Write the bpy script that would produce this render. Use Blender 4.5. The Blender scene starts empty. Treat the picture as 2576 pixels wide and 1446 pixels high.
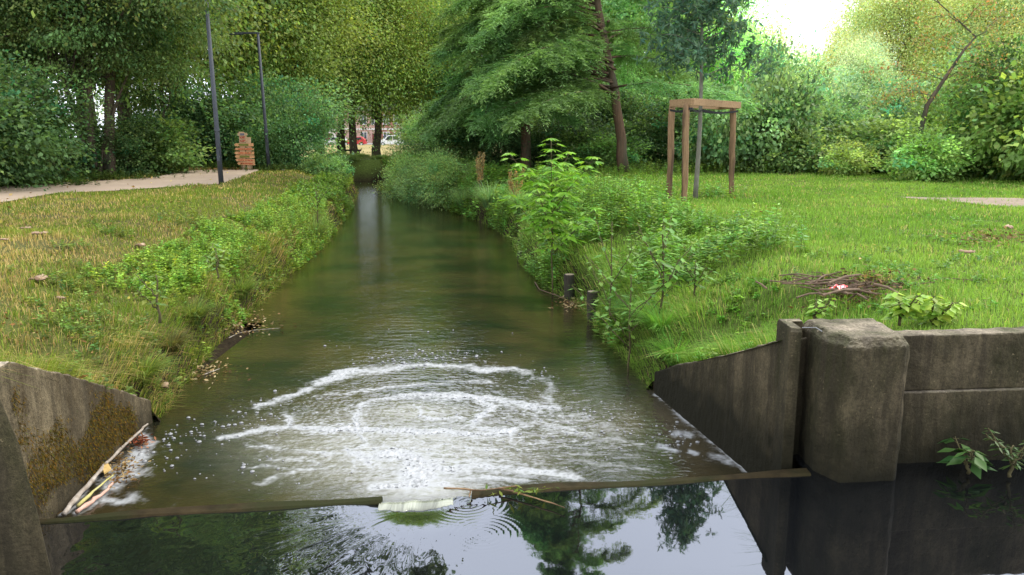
import bpy, math, random
import numpy as np
from mathutils import Vector, noise as mnoise
random.seed(7)
rng = np.random.default_rng(7)
SC = bpy.context.scene
COL = SC.collection
R = math.radians
# ------------------------------------------------------------------ camera maths
CAMZ, FPX, PITCH = 1.5, 2000.0, R(10.98)
CP, SP = math.cos(PITCH), math.sin(PITCH)
def ray(px, py):
    a = (px-1288)/FPX; b = -(py-723)/FPX
    return np.array([a, CP + b*SP, -SP + b*CP])
def G(px, py, z=0.0):
    d = ray(px, py); t = (z-CAMZ)/d[2]
    return (d[0]*t, d[1]*t, z)
def A(px, py, Y):
    d = ray(px, py); t = Y/d[1]
    return (d[0]*t, Y, CAMZ + d[2]*t)
def pix(x, y, z):
    X = x; Yf = y*CP - (z-CAMZ)*SP; U = y*SP + (z-CAMZ)*CP
    return 1288 + FPX*X/Yf, 723 - FPX*U/Yf
WU, WL = -0.88, -1.20     # upper pool and stream levels

# ------------------------------------------------------------------ helpers
def tag(o, label=None, cat=None, group=None, kind=None):
    if label: o['label'] = label
    if cat: o['category'] = cat
    if group: o['group'] = group
    if kind: o['kind'] = kind
    return o
def empty(name, loc, label, cat, group=None, rz=0.0):
    o = bpy.data.objects.new(name, None); COL.objects.link(o)
    o.empty_display_size = .1
    o.location = loc; o.rotation_euler = (0, 0, rz)
    return tag(o, label, cat, group)
def link(name, me, parent=None, mat=None, loc=None):
    o = bpy.data.objects.new(name, me); COL.objects.link(o)
    if parent is not None: o.parent = parent
    if mat is not None and len(me.materials) == 0: me.materials.append(mat)
    if loc is not None: o.location = loc
    return o
def qmesh(name, V, F, col=None, smooth=False):
    """all-quad (or all-tri) mesh from numpy arrays, quick"""
    V = np.asarray(V, dtype=np.float32); F = np.asarray(F, dtype=np.int32)
    me = bpy.data.meshes.new(name)
    k = F.shape[1]; n = F.shape[0]
    me.vertices.add(len(V)); me.vertices.foreach_set('co', V.ravel())
    me.loops.add(n*k); me.loops.foreach_set('vertex_index', F.ravel())
    me.polygons.add(n)
    me.polygons.foreach_set('loop_start', np.arange(0, n*k, k, dtype=np.int32))
    me.polygons.foreach_set('loop_total', np.full(n, k, dtype=np.int32))
    if smooth: me.polygons.foreach_set('use_smooth', np.ones(n, dtype=bool))
    me.update(calc_edges=True)
    if col is not None:
        c = np.ones((len(V), 4), dtype=np.float32); c[:, :3] = col
        at = me.color_attributes.new('col', 'FLOAT_COLOR', 'POINT')
        at.data.foreach_set('color', c.ravel())
    return me
def pmesh(name, verts, faces, smooth=False):
    me = bpy.data.meshes.new(name); me.from_pydata([tuple(map(float, v)) for v in verts], [], faces); me.update()
    if smooth:
        for p in me.polygons: p.use_smooth = True
    return me
class MB:
    """collects boxes, prisms and tubes into one mesh"""
    def __init__(s): s.v = []; s.f = []
    def box(s, c, d, rz=0.0, taper=1.0, rx=0.0):
        n = len(s.v); ca, sa = math.cos(rz), math.sin(rz); cx, sx = math.cos(rx), math.sin(rx)
        for k in (-1, 1):
            t = taper if k > 0 else 1
            for (i, j) in ((-1, -1), (1, -1), (1, 1), (-1, 1)):
                x, y, z = i*d[0]/2*t, j*d[1]/2*t, k*d[2]/2
                y, z = y*cx - z*sx, y*sx + z*cx
                s.v.append((c[0]+x*ca-y*sa, c[1]+x*sa+y*ca, c[2]+z))
        for f in ((0, 3, 2, 1), (4, 5, 6, 7), (0, 1, 5, 4), (1, 2, 6, 5), (2, 3, 7, 6), (3, 0, 4, 7)):
            s.f.append(tuple(n+q for q in f))
        return s
    def prism(s, poly, z0, z1):
        """poly: list of xy ccw; z0,z1 numbers or lists"""
        n = len(s.v); m = len(poly)
        a = z0 if hasattr(z0, '__len__') else [z0]*m; b = z1 if hasattr(z1, '__len__') else [z1]*m
        for (x, y), z in zip(poly, a): s.v.append((x, y, z))
        for (x, y), z in zip(poly, b): s.v.append((x, y, z))
        s.f.append(tuple(n+q for q in range(m-1, -1, -1))); s.f.append(tuple(n+m+q for q in range(m)))
        for q in range(m):
            r = (q+1) % m; s.f.append((n+q, n+r, n+m+r, n+m+q))
        return s
    def hull(s, rings):
        n = len(s.v); m = len(rings[0])
        for r in rings: s.v.extend([tuple(map(float, q)) for q in r])
        for k in range(len(rings)-1):
            for q in range(m):
                r = (q+1) % m; s.f.append((n+k*m+q, n+k*m+r, n+(k+1)*m+r, n+(k+1)*m+q))
        s.f.append(tuple(n+q for q in range(m-1, -1, -1))); s.f.append(tuple(n+(len(rings)-1)*m+q for q in range(m)))
        return s
    def tube(s, pts, rad, seg=8, rough=0.0):
        pts = [Vector(p) for p in pts]; n0 = len(s.v); N = len(pts)
        if not hasattr(rad, '__len__'): rad = [rad]*N
        prev = None
        for i, p in enumerate(pts):
            t = (pts[min(i+1, N-1)] - pts[max(i-1, 0)])
            t = t.normalized() if t.length > 1e-9 else Vector((0, 0, 1))
            if prev is None:
                a = t.cross(Vector((0, 1, 0)) if abs(t.y) < .9 else Vector((1, 0, 0))).normalized()
            else:
                a = (prev - t*prev.dot(t)).normalized()
            prev = a; b = t.cross(a)
            for k in range(seg):
                an = 2*math.pi*k/seg
                r = rad[i]*(1 + (random.uniform(-rough, rough) if rough else 0))
                q = p + (a*math.cos(an) + b*math.sin(an))*r
                s.v.append((q.x, q.y, q.z))
        for i in range(N-1):
            for k in range(seg):
                l = (k+1) % seg
                s.f.append((n0+i*seg+k, n0+i*seg+l, n0+(i+1)*seg+l, n0+(i+1)*seg+k))
        s.f.append(tuple(n0+k for k in range(seg-1, -1, -1))); s.f.append(tuple(n0+(N-1)*seg+k for k in range(seg)))
        return s
    def build(s, name, mat, parent=None, smooth=False, bevel=0.0, seg=2):
        me = pmesh(name, s.v, s.f, smooth)
        o = link(name, me, parent, mat)
        if bevel:
            b = o.modifiers.new('bevel', 'BEVEL'); b.width = bevel; b.segments = seg; b.limit_method = 'ANGLE'
        return o
# value noise in numpy
def _h(i, j, s):
    n = (i*374761393 + j*668265263 + s*974634777) & 0xffffffff
    n = ((n ^ (n >> 13)) * 1274126177) & 0xffffffff
    return ((n ^ (n >> 16)) & 0xffffff)/float(0xffffff)
def vn(x, y, s=0):
    x = np.asarray(x, dtype=np.float64); y = np.asarray(y, dtype=np.float64)
    xi = np.floor(x).astype(np.int64); yi = np.floor(y).astype(np.int64)
    fx = x-xi; fy = y-yi; fx = fx*fx*(3-2*fx); fy = fy*fy*(3-2*fy)
    a = _h(xi, yi, s); b = _h(xi+1, yi, s); c = _h(xi, yi+1, s); d = _h(xi+1, yi+1, s)
    return (a*(1-fx)+b*fx)*(1-fy) + (c*(1-fx)+d*fx)*fy
def fbm(x, y, s=0, o=4):
    t = 0; a = 1; w = 0
    for k in range(o):
        t = t + a*vn(np.asarray(x)*2**k+k*17.3, np.asarray(y)*2**k-k*9.1, s+k); w += a; a *= .5
    return t/w
def worley(x, y, s=0):
    xi = np.floor(x).astype(np.int64); yi = np.floor(y).astype(np.int64)
    d1 = np.full(x.shape, 9.0); d2 = np.full(x.shape, 9.0)
    for i in (-1, 0, 1):
        for j in (-1, 0, 1):
            cx = xi+i+_h(xi+i, yi+j, s); cy = yi+j+_h(xi+i, yi+j, s+5)
            d = np.hypot(cx-x, cy-y)
            d2 = np.where(d < d1, d1, np.minimum(d2, d)); d1 = np.minimum(d1, d)
    return d1, d2
def sm(t):
    t = np.clip(t, 0, 1); return t*t*(3-2*t)

# ------------------------------------------------------------------ materials
def newmat(name):
    m = bpy.data.materials.new(name); m.use_nodes = True
    nt = m.node_tree; nt.nodes.clear()
    out = nt.nodes.new('ShaderNodeOutputMaterial')
    return m, nt, out
def nd(nt, t, **kw):
    n = nt.nodes.new(t)
    for k, v in kw.items():
        if k.startswith('_'): setattr(n, k[1:], v)
        else: n.inputs[k.replace('__', ' ')].default_value = v
    return n
def mixc(nt, fac, a, b, mode='MIX'):
    m = nt.nodes.new('ShaderNodeMix'); m.data_type = 'RGBA'; m.blend_type = mode
    for sck, v in ((m.inputs[0], fac), (m.inputs[6], a), (m.inputs[7], b)):
        if isinstance(v, (int, float)): sck.default_value = v
        elif isinstance(v, tuple): sck.default_value = (*v, 1) if len(v) == 3 else v
        else: nt.links.new(v, sck)
    return m.outputs[2]
def ramp(nt, inp, stops):
    r = nt.nodes.new('ShaderNodeValToRGB')
    while len(r.color_ramp.elements) < len(stops): r.color_ramp.elements.new(.5)
    for e, (p, c) in zip(r.color_ramp.elements, stops):
        e.position = p; e.color = (*c, 1) if hasattr(c, '__len__') else (c, c, c, 1)
    nt.links.new(inp, r.inputs[0]); return r.outputs[0]
def noise_n(nt, scale, detail=4, rough=.6, vec=None, stretch=None):
    n = nd(nt, 'ShaderNodeTexNoise', Scale=scale, Detail=detail, Roughness=rough)
    if vec is None:
        g = nt.nodes.new('ShaderNodeNewGeometry'); vec = g.outputs['Position']
    if stretch:
        mp = nd(nt, 'ShaderNodeMapping'); mp.inputs['Scale'].default_value = stretch
        nt.links.new(vec, mp.inputs[0]); vec = mp.outputs[0]
    nt.links.new(vec, n.inputs['Vector'])
    return n.outputs[0]
def leafmat(name, trans=.45, rough=.55, spec=.22, gain=(1.95, 1.97, 1.8), tt=(1.15, 1.2, .65)):
    m, nt, out = newmat(name)
    at = nt.nodes.new('ShaderNodeAttribute'); at.attribute_name = 'col'
    oi = nt.nodes.new('ShaderNodeObjectInfo')
    c = mixc(nt, 1.0, at.outputs['Color'], oi.outputs['Color'], 'MULTIPLY'); c = mixc(nt, 1.0, c, gain, 'MULTIPLY')
    p = nd(nt, 'ShaderNodeBsdfPrincipled', Roughness=rough)
    p.inputs['Specular IOR Level'].default_value = spec
    nt.links.new(c, p.inputs['Base Color'])
    tr = nt.nodes.new('ShaderNodeBsdfTranslucent')
    c2 = mixc(nt, 1.0, c, tt, 'MULTIPLY')
    nt.links.new(c2, tr.inputs['Color'])
    mx = nd(nt, 'ShaderNodeMixShader'); mx.inputs[0].default_value = trans
    nt.links.new(p.outputs[0], mx.inputs[1]); nt.links.new(tr.outputs[0], mx.inputs[2])
    nt.links.new(mx.outputs[0], out.inputs[0])
    return m
M_LEAF = leafmat('leaf'); M_HAZE = leafmat('pale_hazy_leaf', .4, .8, .1, (2.0, 1.9, 2.0), (1.0, 1.02, .92)); M_GRASS = leafmat('grass_blade', .4, .65, .12, (1.15, 1.15, .85)); M_GLOSS = leafmat('glossy_leaf', .42, .42, .28, (1.15, 1.2, .9))  # M_HAZE: distance haze put into a paler leaf colour
def surf(name, c1, c2, scale, c3=None, rough=.85, bump=.3, bscale=None, stretch=None, spec=.3, bd=.02):
    m, nt, out = newmat(name)
    p = nd(nt, 'ShaderNodeBsdfPrincipled', Roughness=rough); p.inputs['Specular IOR Level'].default_value = spec
    tc = nt.nodes.new('ShaderNodeTexCoord'); v = tc.outputs['Object']
    n1 = noise_n(nt, scale, 6, .65, v, stretch)
    c = ramp(nt, n1, [(.3, c1), (.7, c2)])
    if c3:
        n2 = noise_n(nt, scale*.22, 4, .6, v, stretch)
        f = ramp(nt, n2, [(.45, 0), (.62, 1)])
        c = mixc(nt, f, c, c3)
    nt.links.new(c, p.inputs['Base Color'])
    n3 = noise_n(nt, bscale or scale*3, 5, .7, v, stretch)
    b = nd(nt, 'ShaderNodeBump', Strength=bump, Distance=bd); nt.links.new(n3, b.inputs['Height'])
    nt.links.new(b.outputs[0], p.inputs['Normal']); nt.links.new(p.outputs[0], out.inputs[0])
    return m
M_BARK = surf('bark', (.06, .045, .03), (.16, .115, .075), 3, (.05, .055, .03), stretch=(4, 4, .8), bump=.8, bscale=9)
M_BARKR = surf('red_bark', (.07, .04, .025), (.19, .11, .065), 3, (.07, .06, .035), stretch=(4, 4, .6), bump=.9, bscale=9)
M_BARKG = surf('grey_bark', (.1, .095, .07), (.2, .19, .14), 6, stretch=(4, 4, 1), bump=.4)
M_WOOD = surf('weathered_timber', (.15, .088, .042), (.29, .18, .09), 5, (.08, .048, .024), stretch=(5, 5, .6), bump=.5, bscale=20)
M_PLANK = surf('sawn_plank', (.21, .125, .06), (.34, .215, .11), 4, stretch=(.6, 6, 6), bump=.25)
M_POST = surf('dark_wet_timber', (.022, .018, .012), (.06, .048, .032), 8, (.025, .03, .015), stretch=(4, 4, .8), bump=.6)
M_STICK = surf('dead_twig', (.06, .04, .025), (.17, .11, .065), 12, stretch=(1, 1, 1), bump=.4)
M_PALE = surf('pale_driftwood', (.2, .155, .11), (.42, .37, .31), 14, bump=.3)
M_RUBBER = surf('black_strap', (.01, .01, .011), (.02, .02, .021), 10, bump=.1, rough=.6)
M_STEEL = surf('dark_grey_steel', (.045, .05, .058), (.07, .075, .085), 3, bump=.06, rough=.62, spec=.3)
M_GALV = surf('worn_steel', (.45, .45, .45), (.7, .7, .68), 20, bump=.1, rough=.35, spec=.6)

def concrete(name, base, stain, moss=0.0, moss_x=None, zwet=-.9):
    m, nt, out = newmat(name)
    p = nd(nt, 'ShaderNodeBsdfPrincipled', Roughness=.9); p.inputs['Specular IOR Level'].default_value = .2
    g = nt.nodes.new('ShaderNodeNewGeometry'); pos = g.outputs['Position']
    n1 = noise_n(nt, 9, 8, .75, pos); c = ramp(nt, n1, [(.3, tuple(q*.65 for q in base)), (.5, base), (.72, tuple(min(1, q*1.5) for q in base))])
    n2 = noise_n(nt, 2.6, 6, .65, pos, (1, 1, .35)); f = ramp(nt, n2, [(.4, 0), (.6, 1)])
    c = mixc(nt, f, c, stain)
    # pale lichen specks
    n5 = noise_n(nt, 38, 2, .5, pos); f5 = ramp(nt, n5, [(.68, 0), (.74, .7)])
    c = mixc(nt, f5, c, tuple(min(1, q*2.1) for q in base))
    n9 = noise_n(nt, 7, 5, .7, pos, (1, 1, .07)); f9 = ramp(nt, n9, [(.46, 0), (.6, .75)])
    c = mixc(nt, f9, c, tuple(q*.35 for q in base)); n10 = noise_n(nt, 60, 6, .8, pos); f10 = ramp(nt, n10, [(.3, .5), (.7, 1.55)]); c = mixc(nt, 1.0, c, f10, 'MULTIPLY')
    # damp foot
    sx = nt.nodes.new('ShaderNodeSeparateXYZ'); nt.links.new(pos, sx.inputs[0])
    mr = nd(nt, 'ShaderNodeMapRange'); mr.inputs['From Min'].default_value = zwet; mr.inputs['From Max'].default_value = zwet+.62
    ad = nd(nt, 'ShaderNodeMath', _operation='ADD'); n3 = noise_n(nt, 5, 4, .6, pos)
    ml = nd(nt, 'ShaderNodeMath', _operation='MULTIPLY_ADD'); nt.links.new(n3, ml.inputs[0]); ml.inputs[1].default_value = -.7; ml.inputs[2].default_value = .35
    nt.links.new(sx.outputs[2], ad.inputs[0]); nt.links.new(ml.outputs[0], ad.inputs[1]); nt.links.new(ad.outputs[0], mr.inputs['Value'])
    c = mixc(nt, mr.outputs[0], (.018, .018, .010), c)
    # shading put into the colour: vertical faces darker and browner, top faces lighter
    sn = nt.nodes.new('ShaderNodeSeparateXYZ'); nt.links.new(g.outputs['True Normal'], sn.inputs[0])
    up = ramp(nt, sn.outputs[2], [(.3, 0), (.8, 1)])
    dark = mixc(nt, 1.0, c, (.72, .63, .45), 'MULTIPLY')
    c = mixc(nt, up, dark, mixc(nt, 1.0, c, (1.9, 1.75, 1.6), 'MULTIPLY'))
    if moss:
        n4 = noise_n(nt, 3.2, 6, .7, pos, (1, 1, .6))
        mt = nd(nt, 'ShaderNodeMath', _operation='MULTIPLY_ADD'); nt.links.new(sx.outputs[1], mt.inputs[0]); mt.inputs[1].default_value = .16; mt.inputs[2].default_value = -1.02+moss
        zz = nd(nt, 'ShaderNodeMath', _operation='MULTIPLY_ADD'); nt.links.new(sx.outputs[2], zz.inputs[0]); zz.inputs[1].default_value = -.12; nt.links.new(mt.outputs[0], zz.inputs[2])
        a2 = nd(nt, 'ShaderNodeMath', _operation='ADD'); nt.links.new(n4, a2.inputs[0]); nt.links.new(zz.outputs[0], a2.inputs[1])
        f4 = ramp(nt, a2.outputs[0], [(.52, 0), (.60, 1)])
        n6 = noise_n(nt, 40, 4, .7, pos); mc = ramp(nt, n6, [(.3, (.05, .035, .008)), (.55, (.16, .115, .015)), (.75, (.3, .21, .03))])
        c = mixc(nt, f4, c, mc)
    nt.links.new(c, p.inputs['Base Color'])
    n7 = noise_n(nt, 30, 6, .75, pos); b = nd(nt, 'ShaderNodeBump', Strength=.9, Distance=.02); nt.links.new(n7, b.inputs['Height'])
    b2 = nd(nt, 'ShaderNodeBump', Strength=.4, Distance=.03); nt.links.new(n1, b2.inputs['Height']); nt.links.new(b.outputs[0], b2.inputs['Normal'])
    nt.links.new(b2.outputs[0], p.inputs['Normal']); nt.links.new(p.outputs[0], out.inputs[0])
    return m
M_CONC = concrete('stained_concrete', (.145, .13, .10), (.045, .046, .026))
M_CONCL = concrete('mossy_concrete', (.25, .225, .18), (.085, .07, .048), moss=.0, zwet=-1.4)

# ------------------------------------------------------------------ terrain
def gy(px, py, z): q = G(px, py, z); return q[1], q[0]
LW = [(3.0, -3.22), (5.3, -3.27), (7.1, -3.42)] + [gy(*q, WL) for q in
      [(405, 1040), (470, 965), (520, 880), (600, 812), (655, 765), (722, 695), (800, 632), (852, 572), (890, 510), (902, 480), (872, 466), (868, 456)]]
RW = [(5.6, 1.98), (8.03, 1.52)] + [gy(*q, WL) for q in
      [(1625, 965), (1580, 905), (1520, 845), (1455, 770), (1375, 722), (1312, 665), (1288, 605), (1215, 560), (1130, 530), (1060, 497), (985, 468), (950, 456)]]
LW = sorted(LW); RW = sorted(RW)
LYS = np.array([q[0] for q in LW]); LXV = np.array([q[1] for q in LW]); RYS = np.array([q[0] for q in RW]); RXV = np.array([q[1] for q in RW])
YEND = min(LYS[-1], RYS[-1])
LWX = lambda y: np.interp(y, LYS, LXV)
RWX = lambda y: np.interp(y, RYS, RXV)
def height(x, y):
    x = np.asarray(x, dtype=np.float64); y = np.asarray(y, dtype=np.float64)
    wig = .18*(fbm(y*1.3, y*0+3, 5)-.5)*np.clip((y-7.5)/2, 0, 1)
    sl = LWX(y) - x + wig; sr = x - RWX(y) + wig
    T = -.55*sm((y-46)/14) + .10*(fbm(x*.35, y*.35, 11)-.5)*np.clip((y-6)/4, 0, 1)
    rl = .5*sm(sl/.4) + .5*sm(sl/2.6)
    zl = WL-.05 + (T-WL+.05)*rl
    rr = .55*sm(sr/.35) + .45*sm(sr/1.9)
    zr = WL-.05 + (T-WL+.05)*rr
    # behind the wing walls the soil starts at the wall top
    el = np.interp(y, [3, 5.3, 7.1], [-.05, -.16, -.93]); wl = 1-sm((y-6.95)/.5)
    zl2 = el + (T+.02-el)*sm(sl/2.4)
    er = np.interp(y, [5.6, 8.03], [.03, -.97]); wr = 1-sm((y-7.9)/.5)
    zr2 = er + (T+.03-er)*sm(sr/2.2)
    zl = zl*(1-wl) + zl2*wl; zr = zr*(1-wr) + zr2*wr
    bed = WL-.45 - .2*np.minimum(sl, 0)*0
    far = sm((y-YEND+.3)/1.6)
    ins = (sl < 0) & (sr < 0)
    zi = WL-.05 - .4*sm(np.minimum(-sl, -sr)/.5)
    zi = zi*(1-far) + T*far
    z = np.where(sl >= 0, zl, np.where(sr >= 0, zr, zi))
    z = np.where(sl >= 0, z*(1-far)+T*far, np.where(sr >= 0, z*(1-far)+T*far, z))
    return z + .035*(fbm(x*2.2, y*2.2, 3)-.5)*(~ins)
def H(x, y): return float(height(np.array([x]), np.array([y]))[0])
PATH_NEAR = [G(*q) for q in [(-400, 560), (0, 511), (139, 487), (300, 480), (452, 469), (557, 463), (610, 446), (650, 430)]]
PATH_FAR = [G(*q) for q in [(-400, 480), (0, 470), (209, 458), (383, 448), (452, 432), (522, 427), (609, 426.5), (650, 426.5)]]
PATH = [(p[0], p[1]) for p in PATH_NEAR] + [(p[0], p[1]) for p in PATH_FAR[::-1]]
DIRT = [(G(*q)[0], G(*q)[1]) for q in [(2250, 494), (2330, 496), (2420, 499), (2576, 502), (2900, 508), (2900, 545), (2576, 523), (2480, 519), (2380, 508), (2300, 500)]]
def inpoly(x, y, P):
    c = np.zeros(np.shape(x), dtype=bool); n = len(P)
    for i in range(n):
        x1, y1 = P[i]; x2, y2 = P[(i+1) % n]
        if y1 == y2: continue
        k = ((y1 > y) != (y2 > y)) & (x < (x2-x1)*(y-y1)/(y2-y1)+x1); c ^= k
    return c
def make_ground():
    ys = [3.0]
    while ys[-1] < 420: ys.append(ys[-1] + max(.05, (ys[-1]-3)*.012) * (1 if ys[-1] < 60 else 2.5))
    ys = np.array(ys)
    s = [0]
    while s[-1] < 320: s.append(s[-1] + max(.06, s[-1]*.045))
    s = np.array(s)
    nin = 25
    allv = []; faces = []
    cols = []
    for y in ys:
        l = float(LWX(y)); r = float(RWX(y))
        xs = np.concatenate([(l-s)[::-1], np.linspace(l, r, nin+2)[1:-1], r+s])
        cols.append(np.stack([xs, np.full_like(xs, y)], 1))
    P = np.stack(cols); ny, nx = P.shape[:2]
    Z = height(P[..., 0], P[..., 1])
    onp = inpoly(P[..., 0], P[..., 1], PATH); Z = np.where(onp, Z*.25-.03, Z)
    V = np.dstack([P, Z]).reshape(-1, 3)
    i = np.arange(ny-1)[:, None]*nx + np.arange(nx-1)[None, :]
    F = np.stack([i, i+1, i+nx+1, i+nx], -1).reshape(-1, 4)
    # no soil in front of the right-hand wall, or in the near channel
    cx = V[F].mean(1)
    ok = ~((cx[:, 1] < 8.15) & (cx[:, 0] > LWX(cx[:, 1])) & (cx[:, 0] < RWX(cx[:, 1])) & ((cx[:, 0] > 0) | (cx[:, 1] < 7.2))) & ~((cx[:, 1] < 5.66) & (cx[:, 0] > LWX(cx[:, 1]))) & ~((cx[:, 1] < 7.2) & (cx[:, 0] > LWX(cx[:, 1])) & (cx[:, 0] < RWX(cx[:, 1])))
    F = F[ok]
    x, y = V[:, 0], V[:, 1]
    left = x < LWX(y)
    n = fbm(x*.8, y*.8, 21)
    c = np.zeros((len(V), 3))
    lc = np.array([.11, .085, .035])*(1-n[:, None]) + np.array([.09, .11, .025])*n[:, None]
    rc = np.array([.075, .10, .02])*(1-n[:, None]) + np.array([.10, .14, .03])*n[:, None]
    c[:] = np.where(left[:, None], lc, rc)
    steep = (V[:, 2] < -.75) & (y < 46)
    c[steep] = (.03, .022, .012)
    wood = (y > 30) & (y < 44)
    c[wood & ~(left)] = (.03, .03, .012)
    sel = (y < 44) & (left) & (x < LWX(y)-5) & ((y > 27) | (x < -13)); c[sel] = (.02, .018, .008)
    drya = (y > 58) & (y < 150); c[drya] = np.array([.3, .24, .10])*(.7+.6*n[drya][:, None])
    d = inpoly(x, y, DIRT); c[d] = (.3, .22, .15)
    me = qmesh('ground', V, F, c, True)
    m, nt, out = newmat('soil_and_turf')
    p = nd(nt, 'ShaderNodeBsdfPrincipled', Roughness=.95); p.inputs['Specular IOR Level'].default_value = .1
    at = nt.nodes.new('ShaderNodeAttribute'); at.attribute_name = 'col'
    n1 = noise_n(nt, 14, 6, .75); f = ramp(nt, n1, [(.3, .45), (.7, 1.5)])
    cc = mixc(nt, 1.0, at.outputs['Color'], f, 'MULTIPLY'); nt.links.new(cc, p.inputs['Base Color'])
    b = nd(nt, 'ShaderNodeBump', Strength=.9, Distance=.04); nt.links.new(n1, b.inputs['Height']); nt.links.new(b.outputs[0], p.inputs['Normal'])
    nt.links.new(p.outputs[0], out.inputs[0])
    tag(link('ground', me, None, m), 'grassy park ground with the stream channel cut through it', 'ground', kind='structure')
make_ground()
def sheet(name, poly, z, mat, step=.5):
    # triangulated strip between two edges given as near/far lists
    pass
def make_path():
    V = []; n = 60; m = 8
    a = np.array([(p[0], p[1]) for p in PATH_NEAR]); b = np.array([(p[0], p[1]) for p in PATH_FAR])
    ta = np.linspace(0, 1, len(a)); t = np.linspace(0, 1, n)
    ea = np.stack([np.interp(t, ta, a[:, 0]), np.interp(t, ta, a[:, 1])], 1); eb = np.stack([np.interp(t, ta, b[:, 0]), np.interp(t, ta, b[:, 1])], 1)
    ea[:, 1] += .22*(fbm(t*40, t*0, 8)-.5); eb[:, 1] += .5*(fbm(t*30, t*0+5, 9)-.5)
    for i in range(n):
        for j in range(m+1):
            q = ea[i]*(1-j/m)+eb[i]*j/m; V.append((q[0], q[1], .015+.02*math.sin(j/m*math.pi)))
    F = [(i*(m+1)+j, (i+1)*(m+1)+j, (i+1)*(m+1)+j+1, i*(m+1)+j+1) for i in range(n-1) for j in range(m)]
    mt = surf('sandy_path', (.30, .225, .16), (.40, .31, .225), 2.2, (.33, .25, .18), bump=.2, bscale=40, rough=.95)
    tag(link('path', qmesh('path', np.array(V), np.array(F), None, True), None, mt), 'pale pinkish gravel path curving past the lamp posts', 'path', kind='structure')
    mt2 = surf('bare_dirt', (.19, .145, .10), (.29, .22, .16), 3, bump=.4, bscale=25, rough=.95)
    P = DIRT; nn = len(P)//2; V = []
    near = [P[0]]+P[::-1][:5]; far = P[:6]
    near = [P[0], P[9], P[8], P[7], P[6], P[5]]; far = [P[0], P[1], P[2], P[3], P[4], P[4]]
    near = np.array(near); far = np.array(far); k = np.linspace(0, 1, 6); t = np.linspace(0, 1, 50)
    for tt in t:
        for j in range(5):
            q0 = np.array([np.interp(tt, k, near[:, 0]), np.interp(tt, k, near[:, 1])]); q1 = np.array([np.interp(tt, k, far[:, 0]), np.interp(tt, k, far[:, 1])])
            w = .2*(float(fbm(tt*25, j*2.0, 4))-.5)
            q = q0*(1-j/4)+q1*j/4; V.append((q[0], q[1]+w, H(q[0], q[1]+w)+.02))
    F = [(i*5+j, (i+1)*5+j, (i+1)*5+j+1, i*5+j+1) for i in range(49) for j in range(4)]
    tag(link('dirt_track', qmesh('dirt_track', np.array(V), np.array(F), None, True), None, mt2), 'thin worn strip of bare dirt crossing the meadow', 'track', kind='structure')
make_path()

# ------------------------------------------------------------------ water
def watermat(name, base, turb, ior, bump, bscale, stretch, refl=1.0, murk=None):
    m, nt, out = newmat(name)
    g = nt.nodes.new('ShaderNodeNewGeometry'); pos = g.outputs['Position']
    n0 = noise_n(nt, .9, 4, .6, pos); c = ramp(nt, n0, [(.35, base), (.65, murk or base)])
    at = nt.nodes.new('ShaderNodeAttribute'); at.attribute_name = 'col'
    sp = nt.nodes.new('ShaderNodeSeparateColor'); nt.links.new(at.outputs['Color'], sp.inputs[0])
    c = mixc(nt, sp.outputs[0], c, turb); c = mixc(nt, sp.outputs[1], c, (.33, .335, .33))
    df = nd(nt, 'ShaderNodeBsdfDiffuse'); nt.links.new(c, df.inputs[0])
    gl = nd(nt, 'ShaderNodeBsdfGlossy', Roughness=.02); gl.inputs[0].default_value = ((refl*.95, refl*.98, refl, 1) if bscale > 7 else (.86, .89, .96, 1))
    n1 = noise_n(nt, bscale, 3, .55, pos, stretch); b = nd(nt, 'ShaderNodeBump', Strength=bump, Distance=.01); nt.links.new(n1, b.inputs['Height'])
    if bscale > 7:
        n2_ = noise_n(nt, 3.2, 3, .5, pos, (1, 2.6, 1)); b2_ = nd(nt, 'ShaderNodeBump', Strength=.2, Distance=.03); nt.links.new(n2_, b2_.inputs['Height']); nt.links.new(b2_.outputs[0], b.inputs['Normal'])
    nt.links.new(b.outputs[0], gl.inputs['Normal'])
    fr = nd(nt, 'ShaderNodeFresnel', IOR=ior); nt.links.new(b.outputs[0], fr.inputs[1])
    iv = nd(nt, 'ShaderNodeMath', _operation='MULTIPLY_ADD'); nt.links.new(sp.outputs[1], iv.inputs[0]); iv.inputs[1].default_value = -.85; iv.inputs[2].default_value = 1
    mu = nd(nt, 'ShaderNodeMath', _operation='MULTIPLY'); nt.links.new(fr.outputs[0], mu.inputs[0]); nt.links.new(iv.outputs[0], mu.inputs[1])
    mx = nt.nodes.new('ShaderNodeMixShader'); nt.links.new(mu.outputs[0], mx.inputs[0]); nt.links.new(df.outputs[0], mx.inputs[1]); nt.links.new(gl.outputs[0], mx.inputs[2])
    nt.links.new(mx.outputs[0], out.inputs[0]); return m
M_STREAM = watermat('murky_stream_water', (.007, .009, .005), (.25, .24, .195), 1.7, .45, 10, (1, 2.2, 1), murk=(.040, .029, .011))
M_POOL = watermat('still_dark_water', (.004, .0045, .005), (.2, .2, .18), 2.55, .02, 6, (1, 1, 1))
# weir line: near edge of the crest
W0 = np.array(G(100, 1318, WU)[:2]); W1 = np.array(G(1990, 1198, WU)[:2])
def weir_y(x): return W0[1] + (W1[1]-W0[1])*(x-W0[0])/(W1[0]-W0[0])

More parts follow.
